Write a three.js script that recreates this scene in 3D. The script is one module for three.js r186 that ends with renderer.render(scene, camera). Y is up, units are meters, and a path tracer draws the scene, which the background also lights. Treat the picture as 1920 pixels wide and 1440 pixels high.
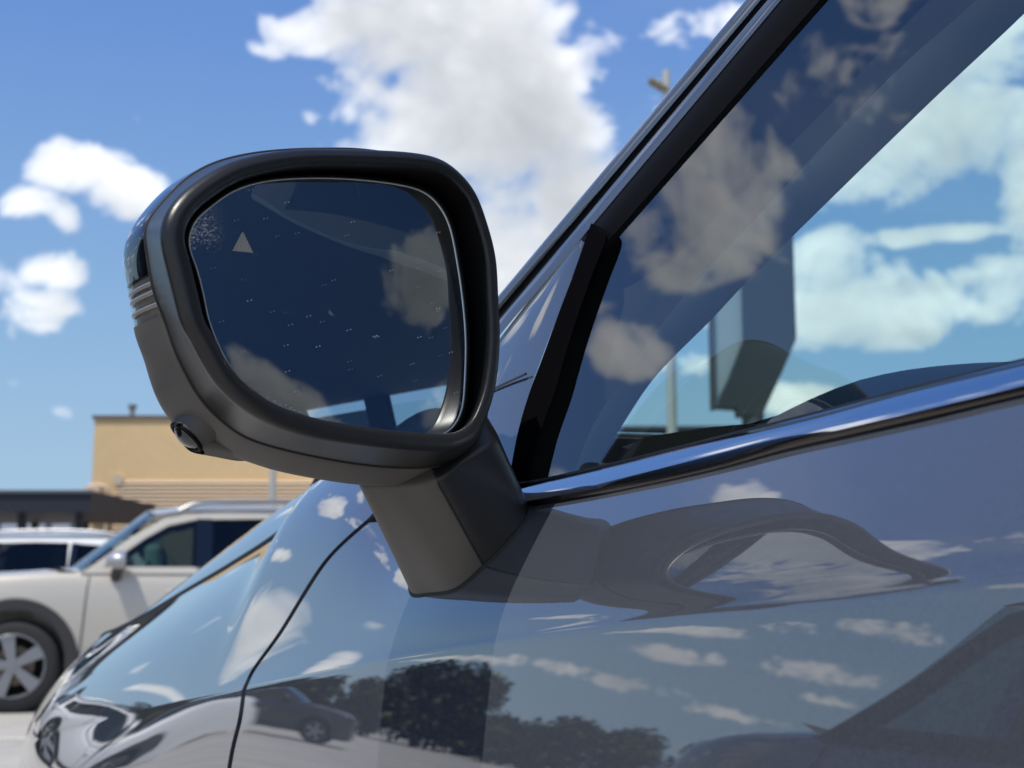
import * as THREE from 'three';
import { mergeGeometries, mergeVertices, toCreasedNormals } from 'three/addons/utils/BufferGeometryUtils.js';
import { RoundedBoxGeometry } from 'three/addons/geometries/RoundedBoxGeometry.js';
import { Brush, Evaluator, SUBTRACTION } from 'three-bvh-csg';

// ------------------------------------------------------------------ camera, sky, sun, exposure
const scene = new THREE.Scene();
const V = (x, y, z) => new THREE.Vector3(x, y, z);
const EYE = V(0, 0.955, 0), LENS = 2640, YAW = 27 * Math.PI / 180, TILT = Math.atan(385 / 2640);
const camera = new THREE.PerspectiveCamera(2 * Math.atan(720 / LENS) * 180 / Math.PI, 4 / 3, 0.02, 3000);
camera.position.copy(EYE);
camera.rotation.order = 'YXZ';
camera.rotation.set(TILT, -YAW, 0);
camera.focus = 0.76;
camera.userData.fStop = 15;
camera.updateMatrixWorld(true);

const SUN_DIR = V(-0.40, 0.88, 0.14).normalize();
const RES = 4096;

// seeded helpers
function rng(seed) { let s = seed >>> 0; return () => { s = (s + 0x6d2b79f5) | 0; let t = Math.imul(s ^ (s >>> 15), 1 | s); t = (t + Math.imul(t ^ (t >>> 7), 61 | t)) ^ t; return ((t ^ (t >>> 14)) >>> 0) / 4294967296; }; }
const clamp = (x, a = 0, b = 1) => Math.min(b, Math.max(a, x));
const lerp = (a, b, t) => a + (b - a) * t;
const smooth = (x, a, b) => { const t = clamp((x - a) / (b - a)); return t * t * (3 - 2 * t); };
const R = (d) => d * Math.PI / 180;
const HT = new Float32Array(4096); { const r = rng(77); for (let i = 0; i < 4096; i++) HT[i] = r(); }
const hash3 = (x, y, z) => HT[(Math.imul(x, 73856093) ^ Math.imul(y, 19349663) ^ Math.imul(z, 83492791)) >>> 7 & 4095];
function noise3(x, y, z) {
  const ix = Math.floor(x), iy = Math.floor(y), iz = Math.floor(z); let fx = x - ix, fy = y - iy, fz = z - iz;
  fx = fx * fx * (3 - 2 * fx); fy = fy * fy * (3 - 2 * fy); fz = fz * fz * (3 - 2 * fz);
  const a = hash3(ix, iy, iz), b = hash3(ix + 1, iy, iz), c = hash3(ix, iy + 1, iz), d = hash3(ix + 1, iy + 1, iz);
  const e = hash3(ix, iy, iz + 1), f = hash3(ix + 1, iy, iz + 1), g = hash3(ix, iy + 1, iz + 1), h = hash3(ix + 1, iy + 1, iz + 1);
  const x0 = a + (b - a) * fx, x1 = c + (d - c) * fx, x2 = e + (f - e) * fx, x3 = g + (h - g) * fx;
  const y0 = x0 + (x1 - x0) * fy, y1 = x2 + (x3 - x2) * fy;
  return y0 + (y1 - y0) * fz;
}
function fbm(x, y, z, n) { let s = 0, a = 0.5, t = 0; for (let i = 0; i < n; i++) { s += a * noise3(x, y, z); t += a; a *= 0.52; x = x * 2.03 + 11.3; y = y * 2.03 + 5.7; z = z * 2.03 + 3.1; } return s / t; }

// The sky: clear blue, paler towards the horizon, with fair-weather cumulus. Clouds: azimuth right of the car's nose, elevation, half width, half height (degrees), strength.
const az = (px) => 27 + Math.atan((px - 960) / LENS) * 180 / Math.PI, el = (py) => Math.atan((1105 - py) / LENS) * 180 / Math.PI;
const seenCloud = (px, py, rx, ry, s = 1) => [az(px), el(py), rx / 45, ry / 45, s];
const CLOUDS = [
  seenCloud(880, 60, 250, 190, 1.5), seenCloud(960, 210, 225, 220, 1.6), seenCloud(770, 200, 190, 140, 1.3), seenCloud(720, 300, 120, 90, 1.0), seenCloud(1020, 400, 170, 180, 1.4), seenCloud(985, 520, 120, 120, 1.15),
  seenCloud(1260, 45, 210, 70, 0.85), seenCloud(1150, 30, 150, 60, 0.8), seenCloud(530, 35, 85, 55, 0.8), seenCloud(640, 10, 80, 70, 0.8), seenCloud(800, -120, 300, 150, 1.1), seenCloud(1235, 165, 30, 45, 0.7),
  seenCloud(120, 335, 95, 50, 0.95), seenCloud(215, 375, 75, 50, 0.9), seenCloud(45, 425, 60, 40, 0.75), seenCloud(70, 535, 60, 34, 0.7), seenCloud(50, 630, 95, 62, 1.0), seenCloud(20, 735, 50, 40, 0.85),
  seenCloud(585, 200, 45, 25, 0.55), seenCloud(220, 232, 50, 16, 0.5), seenCloud(175, 785, 70, 22, 0.6), seenCloud(-120, 560, 120, 70, 0.9),
  seenCloud(1790, 250, 230, 150, 1.35), seenCloud(1900, 110, 190, 150, 1.25), seenCloud(1660, 330, 130, 95, 1.1), seenCloud(1560, 500, 70, 110, 0.85), seenCloud(1600, 600, 150, 70, 1.1), seenCloud(1720, 620, 150, 55, 1.05), seenCloud(1880, 600, 140, 65, 1.1),
  seenCloud(1295, 690, 70, 30, 0.75), seenCloud(1350, 560, 60, 60, 0.7), seenCloud(1480, 760, 90, 25, 0.6), seenCloud(1750, 460, 120, 14, 0.5), seenCloud(2100, 420, 140, 90, 0.9),
  // to the left of the car, out of the frame: they show in its windows and paint
  [-19.2, 41.2, 3.0, 3.6, 1.15], [-17.5, 34.2, 4.0, 3.3, 1.25], [-16.5, 31.5, 3.0, 2.2, 1.0], [-18.8, 27.8, 2.3, 1.8, 1.15], [-20.0, 21.6, 1.0, 0.6, 0.8], [-12.5, 30, 3, 4, 0.9], [-13, 22, 2.5, 2.5, 0.8],
  [-32.0, 6.2, 1.5, 0.45, 0.95], [-31.4, 4.6, 0.6, 0.25, 0.7], [-32.4, 7.9, 2.8, 0.62, 1.05], [-36.2, 8.7, 2.0, 0.55, 0.75], [-39.4, 9.1, 1.9, 0.85, 1.2], [-33.6, 6.4, 0.5, 0.35, 0.9], [-37.6, 6.6, 2.4, 0.8, 1.2], [-38.4, 5.4, 1.2, 0.4, 1.0], [-31.0, 4.3, 2.6, 0.5, 1.05], [-34.4, 3.8, 2.2, 0.4, 0.9], [-28, 4.6, 2.2, 0.45, 0.9], [-24, 4.4, 2.6, 0.4, 0.9], [-20, 6.5, 2, 0.6, 0.9], [-46, 15, 3, 1, 0.9], [-143, 41.2, 3.6, 2.2, 1.1], [-138.5, 40.6, 3.6, 1.5, 1.0], [-133.2, 53, 2.4, 3.0, 0.95], [-127, 46, 2.5, 2, 0.8],
  [-12.5, 8.2, 3.8, 1.9, 1.3], [-5.5, 6.8, 3.4, 1.0, 1.2], [-3, 8.8, 2.6, 1.0, 1.1], [-9.5, 11.5, 2.4, 0.9, 1.1], [-10, 5.4, 3.0, 0.6, 1.0], [-5.5, 19.5, 3.4, 2.2, 1.15], [-14, 23.2, 2.4, 1.3, 0.95], [-7, 25, 3.2, 2.6, 1.1], [158, 42, 13, 10, 1.5], [176, 36, 9, 8, 1.2], [-3, 10, 3, 1.1, 0.9], [-11, 28, 2.4, 2.0, 0.9], [-2.5, 33.5, 2.2, 1.6, 0.95],  [-22, 16, 2.2, 0.9, 0.8], [-27, 60, 9, 6, 1.0], [-45, 48, 5, 5, 0.9], [-48, 33, 4, 2, 0.9], [-60, 20, 8, 3, 1.0], [-55, 60, 6, 5, 0.8], [-85, 14, 9, 2.5, 1.0], [-110, 30, 10, 5, 1.0],
];
const CDIR = CLOUDS.map(([a, e, rx, ry, s]) => { const ca = R(a), ce = R(e); return { x: Math.sin(ca) * Math.cos(ce), y: Math.sin(ce), z: -Math.cos(ca) * Math.cos(ce), a, e, rx, ry, s, cos: Math.cos(R(Math.max(rx, ry) * 1.9)) }; });
function cloudField(x, y, z, oct) {       // unit direction -> density, 0 where the sky is clear
  let f = -3;
  const e = Math.asin(clamp(y, -1, 1)) * 180 / Math.PI, a = Math.atan2(x, -z) * 180 / Math.PI;
  for (const c of CDIR) {
    if (x * c.x + y * c.y + z * c.z < c.cos) continue;
    let da = a - c.a; if (da > 180) da -= 360; if (da < -180) da += 360;
    da *= Math.cos(R(e)) / c.rx; let de = (e - c.e) / c.ry; if (de < 0) de *= 1.25;
    const q = da * da + de * de, v = c.s * (1 - q) * 0.8;
    if (v > f) f = v;
  }
  // the rest of the sky, away from where the camera and its reflections look
  const away = smooth(Math.abs(((a + 3 + 540) % 360) - 180), 58, 75);
  if (away > 0 && !(a > -166 && a < -118 && e > 33 && e < 66)) { const k = 1 / (0.35 + Math.max(0, y)); f = Math.max(f, (fbm(x * k * 2.4 + 40, 7.7, z * k * 2.4, 3) - 0.55) * 6.0 * away - 3 * (1 - away)); }
  if (f < -1.6) return 0;
  const s = 14, wx = (noise3(x * 22, y * 26, z * 22) - 0.5) * 0.05, wy = (noise3(x * 22 + 7, y * 26, z * 22) - 0.5) * 0.035;
  const n = fbm((x + wx) * s, (y + wy) * s * 1.3, (z + wx) * s, oct) - 0.5, m = fbm(x * 5 + 9, y * 8, z * 5, 2) - 0.5, k = fbm((x + wy) * 75, (y + wx) * 85, z * 75, Math.max(2, oct - 2)) - 0.5, k2 = e < 17 && a < -14 && oct > 4 ? fbm(x * 190, y * 260, z * 190, 2) - 0.5 : 0;
  return Math.min(f, 1.15) * 0.95 - 0.06 + n * 3.5 + m * 1.2 + k * 0.75 + k2 * 1.0;
}
{
  const W = RES, H = RES / 2, data = new Float32Array(W * H * 4);
  const stops = [[0, .42, .58, .735], [5, .355, .54, .735], [10, .275, .465, .725], [16, .205, .380, .705], [22, .150, .300, .665], [34, .100, .225, .57], [50, .072, .175, .48], [90, .055, .135, .38]];
  const S1 = SUN_DIR.clone();
  for (let r = 0; r < H; r++) {
    const up = ((r + 0.5) / H - 0.5) * Math.PI, y = Math.sin(up), e = up * 180 / Math.PI, ce = Math.cos(up);
    let k = 0; while (k < stops.length - 2 && e > stops[k + 1][0]) k++;
    const t = clamp((e - stops[k][0]) / (stops[k + 1][0] - stops[k][0])), base = [1, 2, 3].map((c) => lerp(stops[k][c], stops[k + 1][c], t));
    const step = e > 62 || e < 0 ? 4 : 1;
    for (let c = 0; c < W; c += step) {
      const round = ((c + 0.5) / W - 0.5) * 2 * Math.PI, x = Math.cos(round) * ce, z = Math.sin(round) * ce;
      let R0 = base[0], G0 = base[1], B0 = base[2];
      if (e < 0) { R0 = 0.40; G0 = 0.41; B0 = 0.41; } else {
        const d = cloudField(x, y, z, 6);
        if (d > 0) {
          const alpha = 1 - Math.exp(-3.0 * Math.pow(d, 1.25));
          // thickness towards the sun shades the cloud, its rim stays white
          let thick = 0; for (const [q, w] of [[0.014, 0.25], [0.035, 0.35], [0.07, 0.4]]) { const lx = x + S1.x * q, ly = y + S1.y * q, lz = z + S1.z * q, l = 1 / Math.hypot(lx, ly, lz); thick += w * Math.max(0, cloudField(lx * l, ly * l, lz * l, 4)); }
          const lit = Math.exp(-0.95 * thick) * 0.86 + 0.14 * Math.exp(-d * 1.5), wr = lerp(0.40, 1.30, lit), wg = lerp(0.44, 1.31, lit), wb = lerp(0.50, 1.32, lit);
          R0 = lerp(R0, wr, alpha); G0 = lerp(G0, wg, alpha); B0 = lerp(B0, wb, alpha);
        }
        const wisp = smooth(fbm(x * 3 + 3, y * 9, z * 3, 4), 0.5, 0.75) * 0.10 * smooth(e, 2, 12); // thin high veil
        R0 = lerp(R0, 0.8, wisp); G0 = lerp(G0, 0.83, wisp); B0 = lerp(B0, 0.88, wisp);
      }
      for (let q = 0; q < step; q++) { const o = (r * W + c + q) * 4; data[o] = R0; data[o + 1] = G0; data[o + 2] = B0; data[o + 3] = 1; }
    }
  }
  const tex = new THREE.DataTexture(data, W, H, THREE.RGBAFormat, THREE.FloatType);
  tex.mapping = THREE.EquirectangularReflectionMapping; tex.magFilter = THREE.LinearFilter; tex.minFilter = THREE.LinearFilter; tex.colorSpace = THREE.LinearSRGBColorSpace; tex.needsUpdate = true;
  scene.background = tex; scene.environment = tex;
}
const sun = new THREE.DirectionalLight(new THREE.Color(1, 0.95, 0.87), 4.0);
sun.position.copy(SUN_DIR).multiplyScalar(60); sun.castShadow = true; sun.shadow.mapSize.set(4096, 4096);
Object.assign(sun.shadow.camera, { left: -40, right: 40, top: 40, bottom: -40, near: 1, far: 150 });
scene.add(sun); scene.add(sun.target);
const renderer = new THREE.WebGLRenderer({ antialias: true });
renderer.setSize(1024, 768); renderer.toneMapping = THREE.LinearToneMapping; renderer.toneMappingExposure = 1; renderer.shadowMap.enabled = true;

// ------------------------------------------------------------------ helpers
const UPQ = camera.quaternion.clone();
const ray = (px, py) => V((px - 960) / LENS, -(py - 720) / LENS, -1).applyQuaternion(UPQ).normalize();
const AXIS = ray(960, 720), FLAT = V(Math.sin(YAW), 0, -Math.cos(YAW)), SIDE = V(Math.cos(YAW), 0, Math.sin(YAW));
// a point of the place: `right` and `far` metres from the photographer along the view, `up` above the ground
const place = (right, far, up = 0) => V(0, up, 0).addScaledVector(SIDE, right).addScaledVector(FLAT, far);
const rightOf = (px, far) => (px - 960) / LENS * far, heightOf = (py, far) => EYE.y + (1105 - py) / LENS * far;
function hit(px, py, f, d0 = 0.25, d1 = 4) {   // where the sight line through a pixel meets the surface f = 0
  const d = ray(px, py), p = V(0, 0, 0), at = (s) => f(p.copy(EYE).addScaledVector(d, s));
  let a = d0, fa = at(a);
  const n = 160;
  for (let i = 1; i <= n; i++) { const b = d0 + (d1 - d0) * i / n, fb = at(b); if (fa * fb <= 0) { let lo = a, hi = b; for (let k = 0; k < 40; k++) { const m = (lo + hi) / 2; if (at(m) * fa > 0) lo = m; else hi = m; } return EYE.clone().addScaledVector(d, (lo + hi) / 2); } a = b; fa = fb; }
  throw new Error('no hit at ' + px + ',' + py);
}
function table(rows) {  // smooth (monotone) interpolation of rows [t, v...]
  const n = rows.length;
  return (t, c = 1) => {
    if (t <= rows[0][0]) { const s = (rows[1][c] - rows[0][c]) / (rows[1][0] - rows[0][0]); return rows[0][c] + s * (t - rows[0][0]); }
    if (t >= rows[n - 1][0]) { const s = (rows[n - 1][c] - rows[n - 2][c]) / (rows[n - 1][0] - rows[n - 2][0]); return rows[n - 1][c] + s * (t - rows[n - 1][0]); }
    let i = 0; while (t > rows[i + 1][0]) i++;
    const h = rows[i + 1][0] - rows[i][0], u = (t - rows[i][0]) / h, d = (j) => { const a = Math.max(0, j - 1), b = Math.min(n - 1, j + 1); return (rows[b][c] - rows[a][c]) / (rows[b][0] - rows[a][0]); };
    const m0 = d(i) * h, m1 = d(i + 1) * h, u2 = u * u, u3 = u2 * u;
    return (2 * u3 - 3 * u2 + 1) * rows[i][c] + (u3 - 2 * u2 + u) * m0 + (-2 * u3 + 3 * u2) * rows[i + 1][c] + (u3 - u2) * m1;
  };
}
function gridGeo(P, nu, nv, closedU = false) {  // P(u, v) -> Vector3; uv in metres
  const pos = [], uv = [], idx = [], pts = [];
  for (let j = 0; j <= nv; j++) for (let i = 0; i <= nu; i++) { const p = P(i / nu, j / nv); pts.push(p); pos.push(p.x, p.y, p.z); }
  let vv = 0;
  for (let j = 0; j <= nv; j++) { let uu = 0; if (j) vv += pts[j * (nu + 1) + (nu >> 1)].distanceTo(pts[(j - 1) * (nu + 1) + (nu >> 1)]); for (let i = 0; i <= nu; i++) { if (i) uu += pts[j * (nu + 1) + i].distanceTo(pts[j * (nu + 1) + i - 1]); uv.push(uu, vv); } }
  for (let j = 0; j < nv; j++) for (let i = 0; i < nu; i++) { const a = j * (nu + 1) + i, b = a + 1, c = a + nu + 1, d = c + 1; idx.push(a, c, b, b, c, d); }
  const g = new THREE.BufferGeometry();
  g.setAttribute('position', new THREE.Float32BufferAttribute(pos, 3)); g.setAttribute('uv', new THREE.Float32BufferAttribute(uv, 2)); g.setIndex(idx); g.computeVertexNormals();
  if (closedU) { const n = g.attributes.normal; for (let j = 0; j <= nv; j++) { const a = j * (nu + 1), b = a + nu, x = n.getX(a) + n.getX(b), y = n.getY(a) + n.getY(b), z = n.getZ(a) + n.getZ(b), l = Math.hypot(x, y, z) || 1; n.setXYZ(a, x / l, y / l, z / l); n.setXYZ(b, x / l, y / l, z / l); } }
  return g;
}
function polyline(pts) { const L = [0]; for (let i = 1; i < pts.length; i++) L.push(L[i - 1] + pts[i].distanceTo(pts[i - 1])); const T = L[L.length - 1]; return (t) => { const s = clamp(t) * T; let i = 0; while (i < L.length - 2 && s > L[i + 1]) i++; return pts[i].clone().lerp(pts[i + 1], clamp((s - L[i]) / (L[i + 1] - L[i] || 1))); }; }
const spline = (pts, n = 60) => polyline(new THREE.CatmullRomCurve3(pts, false, 'centripetal').getPoints(n));
// strip between two lines, bulging along `out`
function ribbon(A, B, out, bulge, nu = 60, nv = 6, power = 1) { return gridGeo((u, v) => A(u).lerp(B(u), v).addScaledVector(out, bulge * Math.pow(Math.sin(Math.PI * v), power)), nu, nv); }
function wobble(g, amount, scale, seed = 0) {  // real panels are never quite flat: turn the normals by a fraction of a degree
  const p = g.attributes.position, n = g.attributes.normal;
  for (let i = 0; i < p.count; i++) {
    const x = p.getX(i) * scale, y = p.getY(i) * scale * 0.6, z = p.getZ(i) * scale, a = (k) => (fbm(x + seed + k * 17, y + k * 31, z, 2) - 0.5) * 2 * amount;
    const nx = n.getX(i) + a(1), ny = n.getY(i) + a(2), nz = n.getZ(i) + a(3), l = Math.hypot(nx, ny, nz); n.setXYZ(i, nx / l, ny / l, nz / l);
  }
  return g;
}
const used = {};
function numbered(name) { const n = used[name] = (used[name] ?? -1) + 1; return n ? name + '_' + String(n).padStart(3, '0') : name; }
function shade(m) { m.castShadow = m.receiveShadow = true; return m; }
function thing(name, label, category, [x, y, z] = [0, 0, 0], turn = 0, group) { const o = new THREE.Group(); o.name = numbered(name); o.position.set(x, y, z); o.rotation.y = turn; o.userData = { label, category }; if (group) o.userData.group = group; scene.add(o); return o; }
function part(name, geo, mat, parent, label) { const m = shade(new THREE.Mesh(geo, mat)); m.name = name; if (label) m.userData.label = label; parent.add(m); return m; }
function struct(name, geo, mat, label) { const m = shade(new THREE.Mesh(geo, mat)); m.name = numbered(name); m.userData = { kind: 'structure' }; if (label) m.userData.label = label; scene.add(m); return m; }
const std = (o) => new THREE.MeshStandardMaterial(o), phy = (o) => new THREE.MeshPhysicalMaterial(o);
const lin = (r, g, b) => new THREE.Color().setRGB(r, g, b);
const box = (w, h, d, x = 0, y = 0, z = 0) => { const g = new THREE.BoxGeometry(w, h, d); g.translate(x, y, z); return g; };
const rbox = (w, h, d, r, x = 0, y = 0, z = 0, seg = 3) => { const g = new RoundedBoxGeometry(w, h, d, seg, r); g.translate(x, y, z); return g; };
function noiseTex(size, fn, srgb = false) { const d = new Uint8Array(size * size * 4); for (let y = 0; y < size; y++) for (let x = 0; x < size; x++) { const c = fn(x / size, y / size, x, y), o = (y * size + x) * 4; d[o] = clamp(c[0]) * 255; d[o + 1] = clamp(c[1]) * 255; d[o + 2] = clamp(c[2]) * 255; d[o + 3] = 255; } const t = new THREE.DataTexture(d, size, size); t.wrapS = t.wrapT = THREE.RepeatWrapping; t.magFilter = THREE.LinearFilter; t.minFilter = THREE.LinearMipmapLinearFilter; if (srgb) t.colorSpace = THREE.SRGBColorSpace; t.needsUpdate = true; return t; }
// noise that tiles: u, v run once round two circles
const tiled = (u, v, k, n, s = 0) => fbm(Math.cos(u * 6.28319) * k + 20 + s, Math.sin(u * 6.28319) * k + Math.cos(v * 6.28319) * k * 1.3 + 30, Math.sin(v * 6.28319) * k + s, n);

// ------------------------------------------------------------------ materials
const grainT = noiseTex(256, (u, v, x, y) => { const n = 0.55 * hash3(x >> 1, y >> 1, 5) + 0.45 * hash3(x, y, 9); return [n, n, n]; });
const grain = grainT.clone(); grain.repeat.set(28, 28);
const flakeT = noiseTex(256, (u, v, x, y) => { const n = 0.72 + 0.20 * hash3(x, y, 3) + 0.08 * hash3(x >> 2, y >> 2, 8); return [n, n, n]; }); flakeT.repeat.set(8, 8);
const M = {
  paint: phy({ name: 'blue_grey_paint', color: lin(0.072, 0.081, 0.100), map: flakeT, metalness: 0, ior: 2.05, roughness: 0.012, clearcoat: 1, clearcoatRoughness: 0.0 }),
  gap: std({ name: 'rubber_black', color: lin(0.012, 0.012, 0.013), roughness: 0.7 }),
  gloss: phy({ name: 'gloss_black', color: lin(0.004, 0.004, 0.005), roughness: 0.08, clearcoat: 1 }),
  seal: phy({ name: 'seal_black', color: lin(0.007, 0.007, 0.008), roughness: 0.5, specularIntensity: 0.1 }),
  strip: phy({ name: 'strip_black', color: lin(0.004, 0.004, 0.005), roughness: 0.55, specularIntensity: 0.0 }),
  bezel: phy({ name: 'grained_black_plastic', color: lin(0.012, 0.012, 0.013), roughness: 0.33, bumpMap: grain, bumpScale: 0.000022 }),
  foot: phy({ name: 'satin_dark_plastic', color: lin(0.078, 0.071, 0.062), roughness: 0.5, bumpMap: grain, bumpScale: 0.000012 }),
  shell: phy({ name: 'satin_grey_plastic', color: lin(0.105, 0.098, 0.088), roughness: 0.5, bumpMap: grain, bumpScale: 0.000012 }),
  chrome: std({ name: 'satin_chrome', color: lin(0.72, 0.73, 0.76), metalness: 1, roughness: 0.06 }),
  darkchrome: std({ name: 'dark_chrome', color: lin(0.10, 0.09, 0.085), metalness: 1, roughness: 0.22 }),
  mirror: std({ name: 'mirror_silver', color: lin(0.62, 0.66, 0.68), metalness: 1, roughness: 0 }),
  rim: std({ name: 'glass_edge', color: lin(0.85, 0.88, 0.86), metalness: 0.5, roughness: 0.4 }),
  glass: phy({ name: 'side_glass', color: lin(0.88, 0.965, 0.935), roughness: 0, transmission: 1, thickness: 0, ior: 2.05 }),
  screen: phy({ name: 'windscreen_glass', color: lin(0.86, 0.985, 0.95), roughness: 0, transmission: 1, thickness: 0, ior: 1.5 }),
  privacy: phy({ name: 'dark_glass', color: lin(0.05, 0.055, 0.055), roughness: 0, transmission: 1, thickness: 0, ior: 1.5 }),
  lens: phy({ name: 'clear_plastic', color: lin(0.9, 0.9, 0.88), roughness: 0.03, transmission: 1, thickness: 0, ior: 1.5 }),
  reflector: std({ name: 'lamp_reflector', color: lin(0.36, 0.34, 0.32), metalness: 0.7, roughness: 0.45 }),
  trimDark: std({ name: 'dark_pillar_trim', color: lin(0.010, 0.010, 0.011), roughness: 0.9 }),
  trim: std({ name: 'grey_pillar_trim', color: lin(0.22, 0.24, 0.24), roughness: 0.95 }),
  liner: std({ name: 'headliner_cloth', color: lin(0.10, 0.11, 0.11), roughness: 1 }),
  dash: std({ name: 'dashboard_vinyl', color: lin(0.042, 0.044, 0.047), roughness: 0.7 }),
  seat: std({ name: 'dark_leather', color: lin(0.03, 0.03, 0.03), roughness: 0.6 }),
  tyre: std({ name: 'tyre_rubber', color: lin(0.028, 0.028, 0.029), roughness: 0.85 }),
  alloy: std({ name: 'alloy', color: lin(0.34, 0.345, 0.36), metalness: 0.9, roughness: 0.36 }),
  black: std({ name: 'matt_black', color: lin(0.008, 0.008, 0.008), roughness: 0.9 }),
  cladding: std({ name: 'grey_cladding', color: lin(0.035, 0.034, 0.034), roughness: 0.55 }),
};

// ------------------------------------------------------------------ ground
const concrete = noiseTex(1024, (u, v) => { const a = tiled(u, v, 1.2, 5), b = tiled(u, v, 9, 4, 7), c = hash3(u * 1024 | 0, v * 1024 | 0, 1), n = 0.80 + (a - 0.5) * 0.35 + (b - 0.5) * 0.22 + (c - 0.5) * 0.07; return [n, n * 0.955, n * 0.87]; });
const groundMat = std({ name: 'pale_concrete', color: lin(0.50, 0.50, 0.50), map: concrete, roughness: 0.92 });
{
  const g = new THREE.PlaneGeometry(1600, 1600, 1, 1); g.rotateX(-Math.PI / 2); const u = g.attributes.uv; for (let i = 0; i < u.count; i++) u.setXY(i, u.getX(i) * 1600 / 7, u.getY(i) * 1600 / 7);
  struct('ground', g, groundMat, 'pale sunlit concrete of the car park');
  const paintMat = std({ name: 'road_paint', color: lin(0.74, 0.73, 0.69), map: concrete, roughness: 0.8 });
  // bay lines between the parked cars ahead
  for (let k = -3; k <= 5; k++) { const a = place(-4.2, 8.6 + k * 0.0), c = new THREE.PlaneGeometry(0.12, 5.2); c.rotateX(-Math.PI / 2); c.rotateY(-YAW - Math.PI / 2); const p = place(-2.9, 9.3 + k * 2.62); c.translate(p.x, 0.004, p.z); if (k >= 0 && k < 4) struct('bay_line', c, paintMat, 'white painted line between parking bays'); }
}

// ------------------------------------------------------------------ the tan building
const wallT = noiseTex(512, (u, v) => { const a = tiled(u, v, 2.2, 5), b = tiled(u, v, 12, 3, 4), c = hash3(u * 512 | 0, v * 512 | 0, 2), n = 0.86 + (a - 0.5) * 0.07 + (b - 0.5) * 0.13 + (c - 0.5) * 0.06; return [n, n, n]; });
function block(name, geo, mat, parent) { return part(name, geo, mat, parent); }
{
  const far = 40, x0 = rightOf(172, far), x1 = rightOf(930, far), top = heightOf(780, far), w = x1 - x0;
  const b = thing('warehouse', 'tan rendered flat-roofed building behind the white car', 'building', place((x0 + x1) / 2, far).toArray(), -YAW);
  const tan = std({ name: 'tan_render', color: lin(0.84, 0.60, 0.32), map: wallT, roughness: 0.95 }); tan.map.repeat.set(0.25, 0.25);
  const wall = (ww, hh, dd, x, y, z) => { const g = box(ww, hh, dd, x, y, z), u = g.attributes.uv; for (let i = 0; i < u.count; i++) u.setXY(i, u.getX(i) * ww, u.getY(i) * hh); return g; };
  part('wall', wall(w, top - 0.1, 14, 0, (top - 0.1) / 2, -7), tan, b);
  part('coping', box(w + 0.12, 0.1, 14.12, 0, top - 0.05, -7), std({ color: lin(0.16, 0.13, 0.10), roughness: 0.6, metalness: 0.3, name: 'brown_flashing' }), b);
  const slatM = std({ name: 'tan_slat', color: lin(0.62, 0.46, 0.30), roughness: 0.6 });
  const sx0 = rightOf(216, far) - (x0 + x1) / 2, yTop = heightOf(903, far);
  for (let k = 0; k < 22; k++) { const g = box(w / 2 - sx0 - 0.1, 0.075, 0.09, 0, 0, 0); g.rotateX(-0.5); g.translate((w / 2 + sx0) / 2 - 0.05, yTop - 0.06 - k * 0.112, 0.06); part('slat', g, slatM, b); }
  const pipeM = std({ name: 'tan_pipe', color: lin(0.62, 0.50, 0.36), roughness: 0.6 });
  const px = (p) => rightOf(p, far) - (x0 + x1) / 2;
  const curve = new THREE.CatmullRomCurve3([V(px(168), heightOf(914, far), 0.12), V(px(196), heightOf(914, far), 0.12), V(px(203), heightOf(920, far), 0.12), V(px(204), heightOf(940, far), 0.12), V(px(204), 0.3, 0.12)], false, 'centripetal');
  part('drain_pipe', new THREE.TubeGeometry(curve, 60, 0.06, 10), pipeM, b);
  const lamp = new THREE.CylinderGeometry(0.15, 0.15, 0.12, 24); lamp.rotateX(Math.PI / 2); lamp.translate(px(223), heightOf(902, far), 0.07); part('wall_lamp', lamp, pipeM, b);
  part('meter_box', rbox(0.46, 0.44, 0.3, 0.02, px(178), heightOf(932, far), 0.17), std({ name: 'beige_box', color: lin(0.66, 0.50, 0.36), roughness: 0.6 }), b);
  const vent = part('roof_vent', mergeGeometries([new THREE.CylinderGeometry(0.08, 0.08, 0.3, 14).translate(px(228), top + 0.14, -0.8), new THREE.CylinderGeometry(0.14, 0.10, 0.14, 14).translate(px(228), top + 0.34, -0.8)]), std({ name: 'grey_metal', color: lin(0.3, 0.31, 0.3), roughness: 0.5, metalness: 0.6 }), b);
}
// dark canopies
function canopy(pxa, pxb, pyTop, pyLow, far, depth, label) {
  const x0 = rightOf(pxa, far), x1 = rightOf(pxb, far), t = heightOf(pyTop, far), l = heightOf(pyLow, far), w = x1 - x0;
  const c = thing('canopy', label, 'canopy', place((x0 + x1) / 2, far).toArray(), -YAW);
  const dark = std({ name: 'dark_cladding', color: lin(0.010, 0.012, 0.024), roughness: 0.6 });
  part('roof', box(w, t - l, depth, 0, (t + l) / 2, -depth / 2), dark, c);
  part('edge_trim', box(w + 0.06, 0.07, 0.06, 0, t - 0.02, 0.03), std({ name: 'grey_edge', color: lin(0.10, 0.11, 0.13), roughness: 0.5 }), c);
  for (let k = 0; k <= 4; k++) for (const z of [-0.5, -depth + 0.5]) part('post', box(0.16, l, 0.16, -w / 2 + 0.4 + k * (w - 0.8) / 4, l / 2, z), dark, c);
  return c;
}
canopy(-330, 172, 922, 962, 33, 6, 'dark flat-roofed canopy on posts left of the tan building');
canopy(1085, 1480, 801, 822, 34, 5, 'dark canopy roof seen low through the windscreen of the grey car');
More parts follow.
